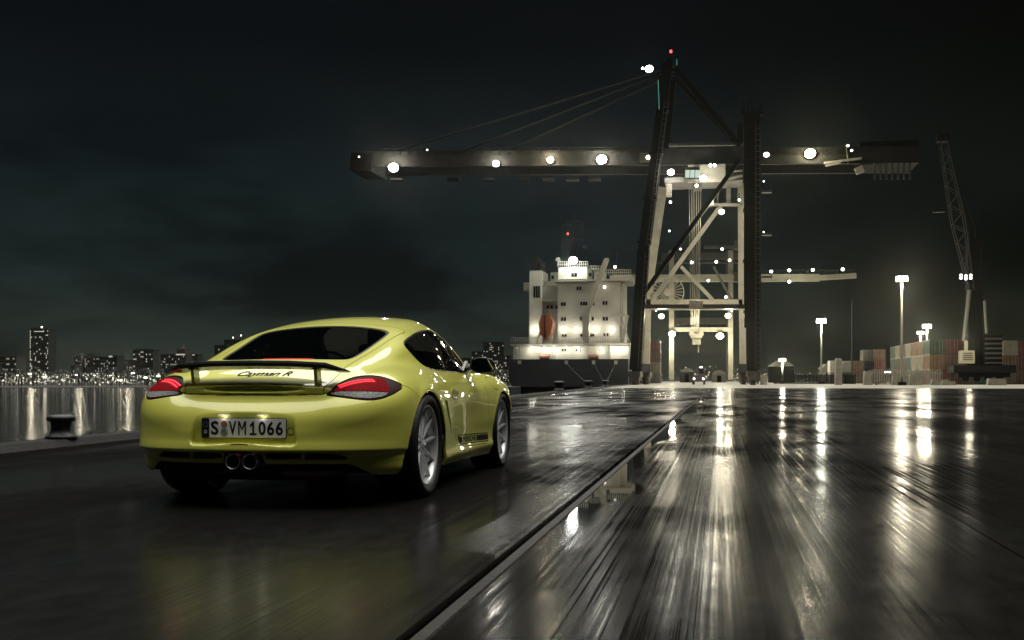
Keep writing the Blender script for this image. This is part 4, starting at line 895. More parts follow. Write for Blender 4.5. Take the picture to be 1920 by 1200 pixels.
# ---- meshing
def surface_net(F, lo, hi, h):
    n = [int(math.ceil((b - a) / h)) + 1 for a, b in zip(lo, hi)]
    ax = [a + h * np.arange(k) for a, k in zip(lo, n)]
    q = 5
    nc = [int(math.ceil((k - 1) / q)) + 1 for k in n]
    cx = [a + h * q * np.arange(k) for a, k in zip(lo, nc)]
    G = np.meshgrid(*cx, indexing='ij'); Fc = F(*G)
    near = np.zeros([k - 1 for k in nc], bool)
    A = np.abs(Fc)
    mn = np.full(near.shape, 9.)
    for i in (0, 1):
        for j in (0, 1):
            for k in (0, 1):
                mn = np.minimum(mn, A[i:nc[0]-1+i, j:nc[1]-1+j, k:nc[2]-1+k])
    near = mn < h * q * 1.15
    full = np.repeat(np.repeat(np.repeat(Fc[:-1, :-1, :-1], q, 0), q, 1), q, 2)
    N = [k * q for k in near.shape]
    val = np.full([k + 1 for k in N], 1.0, np.float64)
    val[:-1, :-1, :-1] = np.sign(full)
    mask = np.zeros(val.shape, bool)
    ii = np.argwhere(near) * q
    g = np.arange(q + 1)
    for a in g:
        for b in g:
            for c in g: mask[ii[:, 0] + a, ii[:, 1] + b, ii[:, 2] + c] = True
    idx = np.argwhere(mask)
    P = np.array(lo) + idx * h
    val[mask] = F(P[:, 0], P[:, 1], P[:, 2])
    s = val < 0
    cs = np.zeros([k for k in N], np.int8)
    for i in (0, 1):
        for j in (0, 1):
            for k in (0, 1): cs += s[i:N[0]+i, j:N[1]+j, k:N[2]+k]
    cells = np.argwhere((cs > 0) & (cs < 8))
    ids = np.full(cs.shape, -1, np.int64); ids[tuple(cells.T)] = np.arange(len(cells))
    acc = np.zeros((len(cells), 3)); cnt = np.zeros(len(cells))
    corners = [(i, j, k) for i in (0, 1) for j in (0, 1) for k in (0, 1)]
    for a in corners:
        for d in range(3):
            if a[d]: continue
            b = list(a); b[d] = 1
            fa = val[tuple((cells + a).T)]; fb = val[tuple((cells + b).T)]
            x = (fa < 0) != (fb < 0)
            t = np.where(x, fa / np.where(x, fa - fb, 1), 0)
            p = np.tile(np.array(a, float), (len(cells), 1)); p[:, d] += t
            acc[x] += p[x]; cnt[x] += 1
    V = np.array(lo) + (cells + acc / cnt[:, None]) * h
    quads = []
    for d in range(3):
        e1, e2 = (d + 1) % 3, (d + 2) % 3
        sl0 = [slice(1, -1)] * 3; sl0[d] = slice(0, -1)
        sl1 = [slice(1, -1)] * 3; sl1[d] = slice(1, None)
        a = s[tuple(sl0)]; b = s[tuple(sl1)]
        x = np.argwhere(a != b); off = np.ones(3, int); off[d] = 0
        c = x + off; flip = a[tuple(x.T)]
        def cid(o1, o2):
            w = c.copy(); w[:, e1] -= o1; w[:, e2] -= o2; return ids[tuple(w.T)]
        qd = np.stack([cid(0, 0), cid(1, 0), cid(1, 1), cid(0, 1)], 1)
        qd[~flip] = qd[~flip][:, ::-1]
        quads.append(qd)
    Q = np.concatenate(quads); Q = Q[(Q >= 0).all(1)]
    T = np.concatenate([Q[:, [0, 1, 2]], Q[:, [0, 2, 3]]])
    return V, T
def grad(F, V, e=.002):
    u, v, z = V.T
    g = np.stack([F(u + e, v, z) - F(u - e, v, z), F(u, v + e, z) - F(u, v - e, z), F(u, v, z + e) - F(u, v, z - e)], 1) / (2 * e)
    return g
class Surf:
    def __init__(s, V, N, T): s.V, s.N, s.T = V, N, T
    def clip(s, S):
        """keep the part of the surface where the per-vertex scalar S is positive, cutting triangles exactly"""
        p = S > 0; T = s.T; c = p[T].sum(1)
        keep = T[c == 3]
        newV, newN, out = [], [], [keep]
        base = len(s.V); cache = {}
        mixed = T[(c == 1) | (c == 2)]
        if len(mixed):
            E = np.sort(np.concatenate([mixed[:, [0, 1]], mixed[:, [1, 2]], mixed[:, [2, 0]]]), 1)
            E = E[p[E[:, 0]] != p[E[:, 1]]]; E = np.unique(E, axis=0)
            t = S[E[:, 0]] / (S[E[:, 0]] - S[E[:, 1]])
            nv = s.V[E[:, 0]] * (1 - t)[:, None] + s.V[E[:, 1]] * t[:, None]
            nn = s.N[E[:, 0]] * (1 - t)[:, None] + s.N[E[:, 1]] * t[:, None]
            key = E[:, 0] * base + E[:, 1]
            def eid(a, b):
                k = np.minimum(a, b) * base + np.maximum(a, b); return base + np.searchsorted(key, k)
            for want in (1, 2):
                tr = mixed[p[mixed].sum(1) == want]
                if not len(tr): continue
                odd = p[tr] if want == 1 else ~p[tr]
                r = odd.argmax(1); ar = np.arange(len(tr))
                a, b, d = tr[ar, r], tr[ar, (r + 1) % 3], tr[ar, (r + 2) % 3]
                ab, da = eid(a, b), eid(d, a)
                if want == 1: out.append(np.stack([a, ab, da], 1))
                else: out += [np.stack([ab, b, d], 1), np.stack([ab, d, da], 1)]
            V = np.concatenate([s.V, nv]); Nn = np.concatenate([s.N, nn])
        else: V, Nn = s.V, s.N
        T2 = np.concatenate(out)
        used = np.unique(T2); re = np.full(len(V), -1); re[used] = np.arange(len(used))
        return Surf(V[used], Nn[used], re[T2])
    def shifted(s, d): return Surf(s.V + s.N * d, s.N, s.T)
    def build(s, name, m, parent, lip=.0, origin=True):
        """mesh object with the exact surface normals; lip folds the open edges inwards by that depth"""
        V, N, T = s.V, s.N / (np.linalg.norm(s.N, axis=1, keepdims=True) + 1e-9), s.T
        if lip:
            E = np.concatenate([T[:, [0, 1]], T[:, [1, 2]], T[:, [2, 0]]])
            es = np.sort(E, 1); k = es[:, 0] * len(V) + es[:, 1]
            _, inv, cnt = np.unique(k, return_inverse=True, return_counts=True)
            B = E[cnt[inv] == 1]
            bv = np.unique(B); re = np.full(len(V), -1); re[bv] = np.arange(len(bv))
            o = len(V)
            tan = np.zeros((len(V), 3)); d = V[B[:, 1]] - V[B[:, 0]]
            np.add.at(tan, B[:, 0], d); np.add.at(tan, B[:, 1], d)
            out = np.cross(tan[bv], N[bv]); out /= np.linalg.norm(out, axis=1, keepdims=True) + 1e-9
            V = np.concatenate([V, V[bv], V[bv] - N[bv] * lip]); N = np.concatenate([N, out, out])
            a, b = re[B[:, 0]] + o, re[B[:, 1]] + o; a2, b2 = a + len(bv), b + len(bv)
            T = np.concatenate([T, np.stack([a, a2, b], 1), np.stack([b, a2, b2], 1)])
        me = bpy.data.meshes.new(name)
        me.vertices.add(len(V)); me.vertices.foreach_set('co', V.astype(np.float32).ravel())
        me.loops.add(len(T) * 3); me.loops.foreach_set('vertex_index', T.astype(np.int32).ravel())
        me.polygons.add(len(T)); me.polygons.foreach_set('loop_start', np.arange(0, len(T) * 3, 3, dtype=np.int32))
        me.polygons.foreach_set('use_smooth', np.ones(len(T), bool))
        me.update(calc_edges=True); me.validate()
        me.normals_split_custom_set_from_vertices(N.astype(np.float32))
        return link(name, me, m, parent)
def poly_sd(x, y, poly):
    """signed distance to a polygon, positive inside"""
    P = np.array(poly, float); d = np.full(x.shape, 1e9); ins = np.zeros(x.shape, bool)
    for (ax, ay), (bx, by) in zip(P, np.roll(P, -1, 0)):
        ex, ey = bx - ax, by - ay; wx, wy = x - ax, y - ay
        t = np.clip((wx * ex + wy * ey) / (ex * ex + ey * ey + 1e-12), 0, 1)
        d = np.minimum(d, (wx - ex * t)**2 + (wy - ey * t)**2)
        c = ((ay > y) != (by > y)) & (x < (bx - ax) * (y - ay) / (by - ay + 1e-12) + ax)
        ins ^= c
    d = np.sqrt(d); return np.where(ins, d, -d)
def rounded(poly, it=2, closed=True):
    P = np.array(poly, float)
    for _ in range(it):
        Q = np.roll(P, -1, 0); a = P * .75 + Q * .25; b = P * .25 + Q * .75
        P = np.stack([a, b], 1).reshape(-1, 2)
    return P
def bis(f, lo, hi, n=34):
    """vectorised root with f(lo) < 0 < f(hi)"""
    for _ in range(n):
        m = (lo + hi) / 2; neg = f(m) < 0; lo = np.where(neg, m, lo); hi = np.where(neg, hi, m)
    return (lo + hi) / 2
def surf_u(v, z): v, z = np.asarray(v, float), np.asarray(z, float); return bis(lambda u: car_f(u, v, z), np.full(v.shape, .3), np.full(v.shape, 1.2))
def surf_z(u, v): u, v = np.asarray(u, float), np.asarray(v, float); return bis(lambda z: car_f(u, v, z), np.full(u.shape, .6), np.full(u.shape, 1.5))
def surf_v(u, z): u, z = np.asarray(u, float), np.asarray(z, float); return bis(lambda v: car_f(u, -v, z), np.full(u.shape, .3), np.full(u.shape, 1.3)) * -1

PAINT = bpy.data.materials.new('peridot_paint'); PAINT.use_nodes = True
nt = PAINT.node_tree; b = nt.nodes['Principled BSDF']
b.inputs['Base Color'].default_value = (.61, .605, .10, 1); b.inputs['Metallic'].default_value = .12; b.inputs['Roughness'].default_value = .42
b.inputs['Specular IOR Level'].default_value = .3; b.inputs['Coat Weight'].default_value = 1.0; b.inputs['Coat Roughness'].default_value = .02; b.inputs['Coat IOR'].default_value = 1.5
fl = nt.nodes.new('ShaderNodeTexNoise'); fl.inputs['Scale'].default_value = 900; tcn = nt.nodes.new('ShaderNodeTexCoord')
nt.links.new(tcn.outputs['Object'], fl.inputs['Vector'])
fr = nt.nodes.new('ShaderNodeMapRange'); fr.inputs['To Min'].default_value = .34; fr.inputs['To Max'].default_value = .50
nt.links.new(fl.outputs[0], fr.inputs[0]); nt.links.new(fr.outputs[0], b.inputs['Roughness'])
BLACK = mat('black_underbody', (.006, .006, .006), .7)
TRIM = mat('black_trim', (.008, .008, .009), .28, coat=.4)
CARBON = mat('dark_wing_lacquer', (.010, .010, .009), .38, spec=.35)
RUBBER = mat('tyre_rubber', (.010, .010, .011), .55, bump=(60, .15))
ALLOY = mat('silver_alloy', (.72, .72, .72), .32, metal=.35, coat=.5)
CHROME = mat('polished_steel', (.88, .88, .87), .28, metal=.75)
DARK_IN = mat('dark_upholstery', (.055, .052, .045), .6)
def glass_mat(name, tint, gloss=.0):
    m = bpy.data.materials.new(name); m.use_nodes = True; t = m.node_tree; t.nodes.clear()
    tr = t.nodes.new('ShaderNodeBsdfTransparent'); tr.inputs[0].default_value = (*tint, 1)
    gl = t.nodes.new('ShaderNodeBsdfGlossy'); gl.inputs['Roughness'].default_value = .01
    fn = t.nodes.new('ShaderNodeFresnel'); fn.inputs['IOR'].default_value = 1.55
    mx = t.nodes.new('ShaderNodeMixShader'); o = t.nodes.new('ShaderNodeOutputMaterial')
    t.links.new(fn.outputs[0], mx.inputs[0]); t.links.new(tr.outputs[0], mx.inputs[1]); t.links.new(gl.outputs[0], mx.inputs[2]); t.links.new(mx.outputs[0], o.inputs[0])
    return m
GLASS = glass_mat('tinted_glass', (.42, .43, .39))
CLEAR = glass_mat('clear_glass', (.75, .75, .72))
RED_LENS = mat('red_lens', (.075, .001, .003), .5, spec=.02, emit=(1, .004, .010), estr=.13, noise=(120, .8), bump=(140, .5))
RED_DARK = mat('dark_red_lens', (.018, .0006, .002), .4, spec=.05)
SILVER_LENS = mat('clear_ribbed_lens', (.30, .30, .29), .35, metal=.3, noise=(90, .9), bump=(190, .8))
LED = mat('lit_red_diode', (.8, .02, .03), .3, emit=(1.0, .04, .06), estr=3.2)
LED_SOFT = mat('lit_red_reflector', (.10, .002, .004), .25, emit=(1.0, .015, .025), estr=.42, spec=.03, bump=(160, .5))

car = empty('sports_car', (CAR_X, CAR_Y, 0))
tag(car, 'yellow green two-door sports coupe with black rear wing on the wet quay', 'car')
V, T = surface_net(car_f, (-1.0, -1.06, .08), (1.0, 3.5, 1.30), .0105)
for _ in range(4):
    g = grad(car_f, V); f = car_f(*V.T)
    V = V - np.clip(f / ((g * g).sum(1) + 1e-6), -.01, .01)[:, None] * g
N = grad(car_f, V, .0035); N /= np.linalg.norm(N, axis=1, keepdims=True) + 1e-9
shell = Surf(V, N, T)
AU = lambda s: np.abs(s.V[:, 0])
def zbot(u, v):
    rear = .262 - .075 * sstep(.58, .74, u)
    rear = np.where(v < -.40, rear, .187)
    side = np.interp(v, [-.4, .45, 1.9, 2.8, 3.4], [.187, .168, .142, .15, .19])
    return np.where(v < -.40, rear, side)
R_ARCH = [(-.49, .0), (-.505, .20), (-.490, .30), (-.462, .405), (-.395, .530), (-.262, .632), (-.13, .672), (.0, .678), (.10, .660), (.215, .595), (.305, .497), (.372, .375), (.395, .266), (.40, .16), (.40, .0)]
F_ARCH = [(1.975, .0), (1.975, .20), (1.995, .33), (2.045, .46), (2.12, .555), (2.22, .622), (2.35, .652), (2.46, .65), (2.575, .612), (2.68, .53), (2.75, .42), (2.785, .28), (2.79, .0)]
R_ARCH = [tuple(p) for p in rounded(R_ARCH, 2)]; F_ARCH = [tuple(p) for p in rounded(F_ARCH, 2)]
def arch_sd(s): return np.maximum(poly_sd(s.V[:, 1], s.V[:, 2], R_ARCH), poly_sd(s.V[:, 1], s.V[:, 2], F_ARCH))
shell = shell.clip(shell.V[:, 2] - zbot(AU(shell), shell.V[:, 1]))
shell = shell.clip(np.where(AU(shell) > .45, -arch_sd(shell), 1.0))
core = shell.shifted(-.014)

# openings, all symmetric: polygons in the side (v,z), top (u,v) or rear (u,z) view
WIN = rounded([(.245, .965), (.30, 1.005), (.454, 1.043), (.781, 1.095), (1.10, 1.126), (1.28, 1.128), (1.44, 1.085), (1.60, .985), (1.78, .865), (1.86, .80), (1.62, .798), (1.26, .797), (.687, .812), (.470, .820), (.345, .850), (.288, .905)], 2)
WIN_FRAME_G = .012
def win_sd(s): return np.where(AU(s) > .42, poly_sd(s.V[:, 1], s.V[:, 2], WIN), -1.0)
RGL = [(-.40, -.305), (-.25, -.318), (0, -.325), (.25, -.318), (.40, -.305), (.445, -.262), (.462, -.02), (.478, .36), (.462, .43), (.40, .495), (.20, .545), (0, .557)]
RGL = RGL + [(-a, b_) for a, b_ in RGL[::-1] if a > .19 and b_ > -.28]
RGL = rounded(RGL, 2)
def rgl_sd(s): return np.where(s.V[:, 2] > .8, poly_sd(s.V[:, 0], s.V[:, 1], RGL), -1.0)
HAT = [(0, -.95), (.435, -.95), (.437, -.74), (.452, -.64), (.545, .49), (.535, .56), (.47, .585), (.30, .632), (.12, .66), (0, .664)]
HAT = HAT + [(-a, b_) for a, b_ in HAT[::-1] if a > 0]
def hat_sd(s): return np.minimum(poly_sd(s.V[:, 0], s.V[:, 1], HAT), (s.V[:, 2] - .6635))
WSC = rounded([(-.60, 2.16), (.60, 2.16), (.56, 1.80), (.50, 1.58), (.30, 1.535), (0, 1.52), (-.30, 1.535), (-.50, 1.58), (-.56, 1.80)], 2)
def wsc_sd(s): return np.where((s.V[:, 2] > .84), poly_sd(s.V[:, 0], s.V[:, 1], WSC), -1.0)
DOOR = rounded([(.535, .84), (.60, .79), (.628, .72), (.615, .61), (.66, .475), (.755, .372), (.87, .28), (.95, .258), (1.74, .238), (1.84, .243), (1.868, .35), (1.872, .56), (1.872, .70), (1.84, .80), (1.82, .84)], 1)
def door_sd(s): return np.where(AU(s) > .60, poly_sd(s.V[:, 1], s.V[:, 2], DOOR), -1.0)
INT = rounded([(.392, .612), (.492, .608), (.505, .565), (.565, .48), (.652, .362), (.628, .366), (.53, .45), (.455, .53)], 1)
def int_sd(s): return np.where(AU(s) > .6, poly_sd(s.V[:, 1], s.V[:, 2], INT), -1.0)
CT, ST = math.cos(math.radians(38)), math.sin(math.radians(38))
def tl_xy(s):
    u = AU(s); return u * CT + (s.V[:, 1] + .7) * ST, s.V[:, 2] - .0 * u
def tl_pt(u, v, z): return (u * CT + (v + .7) * ST, z)
TL3 = [(.454,-.745,.664),(.474,-.70,.698),(.5,-.654,.728),(.548,-.573,.761),(.609,-.524,.773),(.676,-.491,.772),(.745,-.464,.754),(.825,-.406,.711),(.796,-.562,.661),(.755,-.638,.637),(.704,-.69,.628),(.639,-.723,.634),(.535,-.749,.648),(.463,-.751,.657)]
SI3 = [(.471,-.74,.672),(.524,-.72,.680),(.60,-.69,.680),(.69,-.65,.678),(.779,-.569,.674),(.752,-.629,.649),(.701,-.681,.641),(.637,-.717,.645),(.533,-.743,.657),(.479,-.744,.663)]
LE3 = [(.508,-.687,.706),(.57,-.635,.729),(.632,-.591,.741),(.68,-.561,.741),(.745,-.527,.726)]
TLP = rounded([tl_pt(*p) for p in TL3], 1); SIP = [tl_pt(*p) for p in SI3]
def tl_sd(s):
    x, y = tl_xy(s); return np.where((AU(s) > .4) & (s.V[:, 1] < -.3), poly_sd(x, y, TLP), -1.0)
def si_sd(s):
    x, y = tl_xy(s); return poly_sd(x, y, SIP)
_ln = curve([(-1.0, .6635), (-.78, .6635), (-.62, .70), (-.407, .711), (-.258, .633), (-.2, .58)])
def bump_sd(s): return np.minimum(_ln(s.V[:, 1]) - s.V[:, 2], -.19 - s.V[:, 1])
FLAP = rounded([(2.10, .775), (2.24, .768), (2.30, .715), (2.26, .665), (2.12, .672), (2.06, .72)], 2)
def flap_sd(s): return np.where(s.V[:, 0] > .5, poly_sd(s.V[:, 1], s.V[:, 2], FLAP), -1.0)
OPN = rounded([(.132, .328), (.30, .328), (.50, .326), (.555, .318), (.588, .302), (.600, .287), (.40, .286), (.132, .287)], 1)
EXH = rounded([(-.105, .338), (.105, .338), (.122, .30), (.140, .20), (-.140, .20), (-.122, .30)], 1)
def opn_sd(s):
    return np.where(s.V[:, 1] < -.5, np.maximum(poly_sd(AU(s), s.V[:, 2], OPN), poly_sd(s.V[:, 0], s.V[:, 2], EXH)), -1.0)

G = .0028                                            # half the shut-line gap
body = shell
for fn in (win_sd, rgl_sd, wsc_sd, int_sd, opn_sd): body = body.clip(-fn(body))
def cut(fn, gap=G):
    global body
    piece = body.clip(fn(body) - gap); body = body.clip(-fn(body) - gap); return piece
lights_s = cut(tl_sd, .0035)
hatch_s = cut(hat_sd); bumper_s = cut(bump_sd); door_s = cut(door_sd); flap_s = cut(flap_sd)
front_hood = lambda s: poly_sd(s.V[:, 0], s.V[:, 1], rounded([(-.60, 2.16), (.60, 2.16), (.52, 2.75), (.40, 3.22), (-.40, 3.22), (-.52, 2.75)], 2))
hood_s = cut(lambda s: np.where(s.V[:, 2] > .45, front_hood(s), -1.0))
def head_sd(s): return np.where(s.V[:, 2] > .40, .09 - np.hypot((AU(s) - .635 - .10 * (3.0 - s.V[:, 1])) * .95, (s.V[:, 1] - 2.97) * .48), -1.0)
head_s = cut(head_sd)
side = lambda s, k: s.clip(s.V[:, 0] * k)
body.build('body', PAINT, car, lip=.016)
hatch = hatch_s.build('rear_hatch', PAINT, car, lip=.012)
bumper = bumper_s.build('rear_bumper', PAINT, car, lip=.018)
hood_s.build('front_lid', PAINT, car, lip=.012)
flap_s.build('fuel_flap', PAINT, car, lip=.008)
co = core.clip(-win_sd(core) + .006); co = co.clip(-rgl_sd(co) + .004); co = co.clip(-wsc_sd(co) + .004)
co = co.clip(-opn_sd(co)); co = co.clip(-int_sd(co))
co.build('inner_shell', BLACK, car)
for k in (1, -1): side(head_s, k).build('headlight', mat('headlight_lens', (.5, .5, .5), .08, metal=.5, coat=1), car, lip=.01)
doors = {}
for k in (1, -1):
    doors[k] = side(door_s, k).build('door', PAINT, car, lip=.012)
# glass: a few millimetres below the skin, with a black rubber edge
def glass_piece(sdfn, name, parent, cond=None, border=.016):
    s = shell.shifted(-.0035); s = s.clip(sdfn(s) + .002)
    if cond: s = s.clip(cond(s))
    ring = s.clip(border - sdfn(s)); pane = s.clip(sdfn(s) - border)
    o = pane.build(name, GLASS, parent)
    r = ring.build('window_seal', TRIM, o)
    return o
glass_piece(rgl_sd, 'rear_window', hatch, border=.020)
glass_piece(wsc_sd, 'windscreen', car, border=.03)
dv = lambda s: s.V[:, 1] - (.505 + (s.V[:, 2] - .82) * .17)
for k in (1, -1):
    glass_piece(win_sd, 'quarter_window', car, lambda s: np.minimum(s.V[:, 0] * k, -dv(s) - .003), .010)
    glass_piece(win_sd, 'door_window', car, lambda s: np.minimum(s.V[:, 0] * k, dv(s) - .003), .010)
# tail lights: dark red housing, red band of diodes, clear lower lens
arc = curve([tl_pt(*p) for p in LE3])
for k in (1, -1):
    L = side(lights_s, k)
    hs = L.shifted(-.001)
    house = hs.clip(-si_sd(hs)).build('tail_light', RED_DARK, car, lip=.01)
    s2 = L.shifted(.0008); s2 = s2.clip(si_sd(s2)); s2.build('clear_lens', SILVER_LENS, house)
    s3 = L.shifted(.0008); x, y = tl_xy(s3)
    s3 = s3.clip(np.minimum(np.minimum(tl_sd(s3) - .010, -si_sd(s3) - .004), .70 - x)); s3.build('red_lens', RED_LENS, house)
    s4 = L.shifted(.0016); x, y = tl_xy(s4)
    s4 = s4.clip(np.minimum(np.minimum(.0105 - np.abs(y - arc(x)), x - .405), .632 - x)); s4.build('light_band', LED_SOFT, house)
    # two staggered rows of diodes following the band
    mb = MB()
    for row, dz in enumerate((.0060, -.0045)):
        for i in range(26):
            t = (i + .5 * row + .3) / 26.5; x = .408 + t * .220; zz = float(arc(x)) + dz
            # solve u,v on the skin for this (x, z)
            lo, hi = np.array([.30]), np.array([1.0])
            u = bis(lambda uu: car_f(uu, (x - uu * CT) / ST - .7, np.full(1, zz)), lo, hi)[0]; v = (x - u * CT) / ST - .7
            n = grad(car_f, np.array([[u, v, zz]]))[0]; n /= np.linalg.norm(n)
            c = np.array([u, v, zz]) + n * .0018; c[0] *= k; n = n * np.array([k, 1, 1])
            r = .0036 if (i * 7 + row * 3) % 5 else .0042
            mb.tube(Vector(c), Vector(c + n * .0025), r, r * .6, 6)
    mb.build('diode_row', LED, house)
# lower rear: exhaust tunnel, air openings with floors and fins
mb = MB(); mb.prism([(-.17, .17), (.17, .17), (.17, .36), (-.17, .36)], -.74, -.70); mb.build('exhaust_tunnel', BLACK, car)
for k in (1, -1):
    mb = MB()
    rows = []
    for u in np.linspace(.125, .615, 14):
        v0 = float(surf_v([u], [.27])[0]) + .006
        rows.append((u * k, v0))
    vs = []
    for u, v0 in rows: vs += [(u, v0 + .004, .2640), (u, v0 + .003, .2835), (u, v0 + .085, .291), (u, v0 + .085, .264)]
    fs = []
    for i in range(len(rows) - 1):
        for j in range(4): fs.append((i*4 + j, i*4 + (j+1) % 4, i*4 + 4 + (j+1) % 4, i*4 + 4 + j))
    fs += [(0, 1, 2, 3), tuple(len(vs) - 4 + j for j in range(4))]
    mb.add(vs, fs); mb.build('air_outlet_floor', PAINT, car)
    for u in (.345,):
        v0 = float(surf_v([u], [.30])[0])
        mb = MB(); mb.prism([(v0 + .004, .285), (v0 + .010, .327), (v0 + .10, .327), (v0 + .10, .290)], k * (u - .011), k * (u + .013), 'x'); mb.build('air_outlet_fin', PAINT, car)
    mb = MB()
    for i in range(7):
        u0 = .13 + i * .066; v0 = float(surf_v([u0 + .03], [.30])[0]) + .095
        for j in range(4): mb.box((k * (u0 + .03), v0,   .292 + j * .010), (.064, .012, .004))
        mb.box((k * u0, v0, .30), (.004, .012, .06))
    mb.build('air_outlet_grille', TRIM, car)
    mb = MB(); mb.tube((k * .052, -.905, .279), (k * .052, -.78, .285), .044, .044, 28, cap=False)
    pipe = MB().lathe([(.0445, 0), (.0465, .004), (.0465, .13), (.041, .13), (.041, .006), (.0425, .0)], 32, axis='x', closed=True)
    o = pipe.build('exhaust_pipe', CHROME, car, smooth=True); o.location = (k * .0525, -.915, .279); o.rotation_euler = (0, 0, math.pi / 2)
    MB().tube((k * .0525, -.86, .279), (k * .0525, -.855, .279), .0415, n=20).build('pipe_inside', BLACK, car)
# number plate
PLATE_V = -.8715
PW = mat('plate_white', (.80, .80, .78), .4, noise=(14, .08)); PB = mat('plate_black', (.012, .012, .012), .35)
def bar(name, u0, u1, z0, z1, v0, v1, m, parent, bevel=.0):
    mb = MB()
    if bevel:
        poly = []
        for cx, cz, a0 in ((u1 - bevel, z1 - bevel, 0), (u0 + bevel, z1 - bevel, 90), (u0 + bevel, z0 + bevel, 180), (u1 - bevel, z0 + bevel, 270)):
            poly += [(cx + bevel * math.cos(math.radians(a0 + t)), cz + bevel * math.sin(math.radians(a0 + t))) for t in (0, 30, 60, 90)]
        mb.prism(poly, v0, v1)
    else: mb.lohi((u0, v0, z0), (u1, v1, z1))
    return mb.build(name, m, parent)
plate = bar('number_plate', -.262, .262, .410, .528, PLATE_V - .006, PLATE_V + .008, PB, car, .012)
bar('plate_face', -.2585, .2585, .4135, .5245, PLATE_V - .0075, PLATE_V - .004, PW, plate, .009)
bar('plate_band', -.2580, -.2130, .4140, .5240, PLATE_V - .0095, PLATE_V - .005, PB, plate, .008)
def glyphs(txt, size=1.0, shear=0.0, space=1.0, bold=0.0):
    c = bpy.data.curves.new('lettering', 'FONT'); c.body = txt; c.size = size; c.shear = shear; c.space_character = space; c.offset = bold
    c.resolution_u = 4; c.fill_mode = 'FRONT'
    o = bpy.data.objects.new('lettering', c); COL.objects.link(o)
    dg = bpy.context.evaluated_depsgraph_get(); me = bpy.data.meshes.new_from_object(o.evaluated_get(dg))
    bpy.data.objects.remove(o); bpy.data.curves.remove(c)
    P = np.empty(len(me.vertices) * 3, np.float32); me.vertices.foreach_get('co', P)
    return P.reshape(-1, 3), me
def put_glyphs(name, P, me, W3, m, parent):
    me.vertices.foreach_set('co', np.asarray(W3, np.float32).ravel()); me.update(); me.name = name
    return link(name, me, m, parent)
def plate_text(txt, u0, u1, z0, z1, m, name, bold=.0):
    P, me = glyphs(txt, 1.0, bold=bold); lo, hi = P.min(0), P.max(0)
    a = (P[:, 0] - lo[0]) / (hi[0] - lo[0]); c = (P[:, 1] - lo[1]) / (hi[1] - lo[1])
    W3 = np.stack([u0 + a * (u1 - u0), np.full(len(a), PLATE_V - .0085), z0 + c * (z1 - z0)], 1)
    return put_glyphs(name, P, me, W3, m, plate)
px2u = lambda p: -.262 + (p - 195) / (1508 - 195) * .524
one = MB(); one.prism([(px2u(988), .4295), (px2u(1016), .4295), (px2u(1016), .5085), (px2u(996), .5085), (px2u(950), .487), (px2u(956), .474), (px2u(988), .487)], PLATE_V - .0088, PLATE_V - .006)
one.prism([(px2u(948), .4295), (px2u(1055), .4295), (px2u(1055), .4405), (px2u(948), .4405)], PLATE_V - .0086, PLATE_V - .006); one.build('plate_character', PB, plate)
for ch, a, c in (('S', 345, 463), ('V', 622, 740), ('0', 1083, 1192), ('6', 1215, 1325), ('6', 1347, 1457)):
    plate_text(ch, px2u(a), px2u(c), .4295, .5085, PB, 'plate_character', .004 if ch == 'M' else .022)
mp = MB(); zb_, zt_ = .4295, .5085
for x0, x1 in ((768, 790), (868, 890)): mp.prism([(px2u(x0), zb_), (px2u(x1), zb_), (px2u(x1), zt_), (px2u(x0), zt_)], PLATE_V - .0088, PLATE_V - .006)
for x0, x1, x2, x3 in ((768, 792, 839, 819), (890, 866, 819, 839)): mp.prism([(px2u(x0), zt_), (px2u(x1), zt_), (px2u(x2), .460), (px2u(x3), .460)], PLATE_V - .0092, PLATE_V - .006)
mp.build('plate_character', PB, plate)
for u_ in (-.12, .12):
    MB().lohi((u_ - .03, -.892, .541), (u_ + .03, -.876, .5465)).build('plate_lamp', mat('lit_plate_lamp', (1, 1, 1), .4, emit=(1, .97, .88), estr=.4), plate)
    lamp('plate_lamp_light', (u_, -.890, .536), .035, (1, .97, .88), plate, size=.01)
plate_text('D', px2u(243), px2u(285), .437, .4565, PW, 'plate_country_letter', .01).location = (0, -.0025, 0)
mb = MB()
for i in range(12):
    t = i * math.pi / 6; c = (px2u(262) + .0135 * math.cos(t), PLATE_V - .0105, .489 + .0135 * math.sin(t)); mb.tube(c, (c[0], c[1] + .001, c[2]), .0013, n=5)
mb.build('plate_star', PW, plate)
for (a, z, r, m) in ((549, .494, .0175, mat('plate_seal_orange', (.36, .16, .07), .4, noise=(160, .6))), (551, .446, .0215, mat('plate_seal_grey', (.25, .26, .24), .4, noise=(140, .6)))):
    MB().tube((px2u(a), PLATE_V - .0105, z), (px2u(a), PLATE_V - .005, z), r, n=24).build('plate_seal', m, plate)
MB().lathe([(.019, .0), (.0225, .0), (.0225, .003), (.019, .003)], 28, axis='x', closed=True).build('tow_eye_cover_ring', TRIM, bumper, loc=(.287, PLATE_V - .001, .452)).rotation_euler = (0, 0, math.pi / 2)
# script on the lid
P, me = glyphs('Cayman R', 1.0, shear=.35, space=.95, bold=.012); lo, hi = P.min(0), P.max(0)
a = (P[:, 0] - lo[0]) / (hi[0] - lo[0]); c = (P[:, 1] - lo[1]) / (hi[1] - lo[1])
uu = -.175 + a * .345; vv = -.628 + c * .085
W3 = np.stack([uu, vv, surf_z(uu, vv) + .0025], 1)
put_glyphs('model_script', P, me, W3, mat('black_script', (.006, .006, .006), .6, spec=.1), hatch)
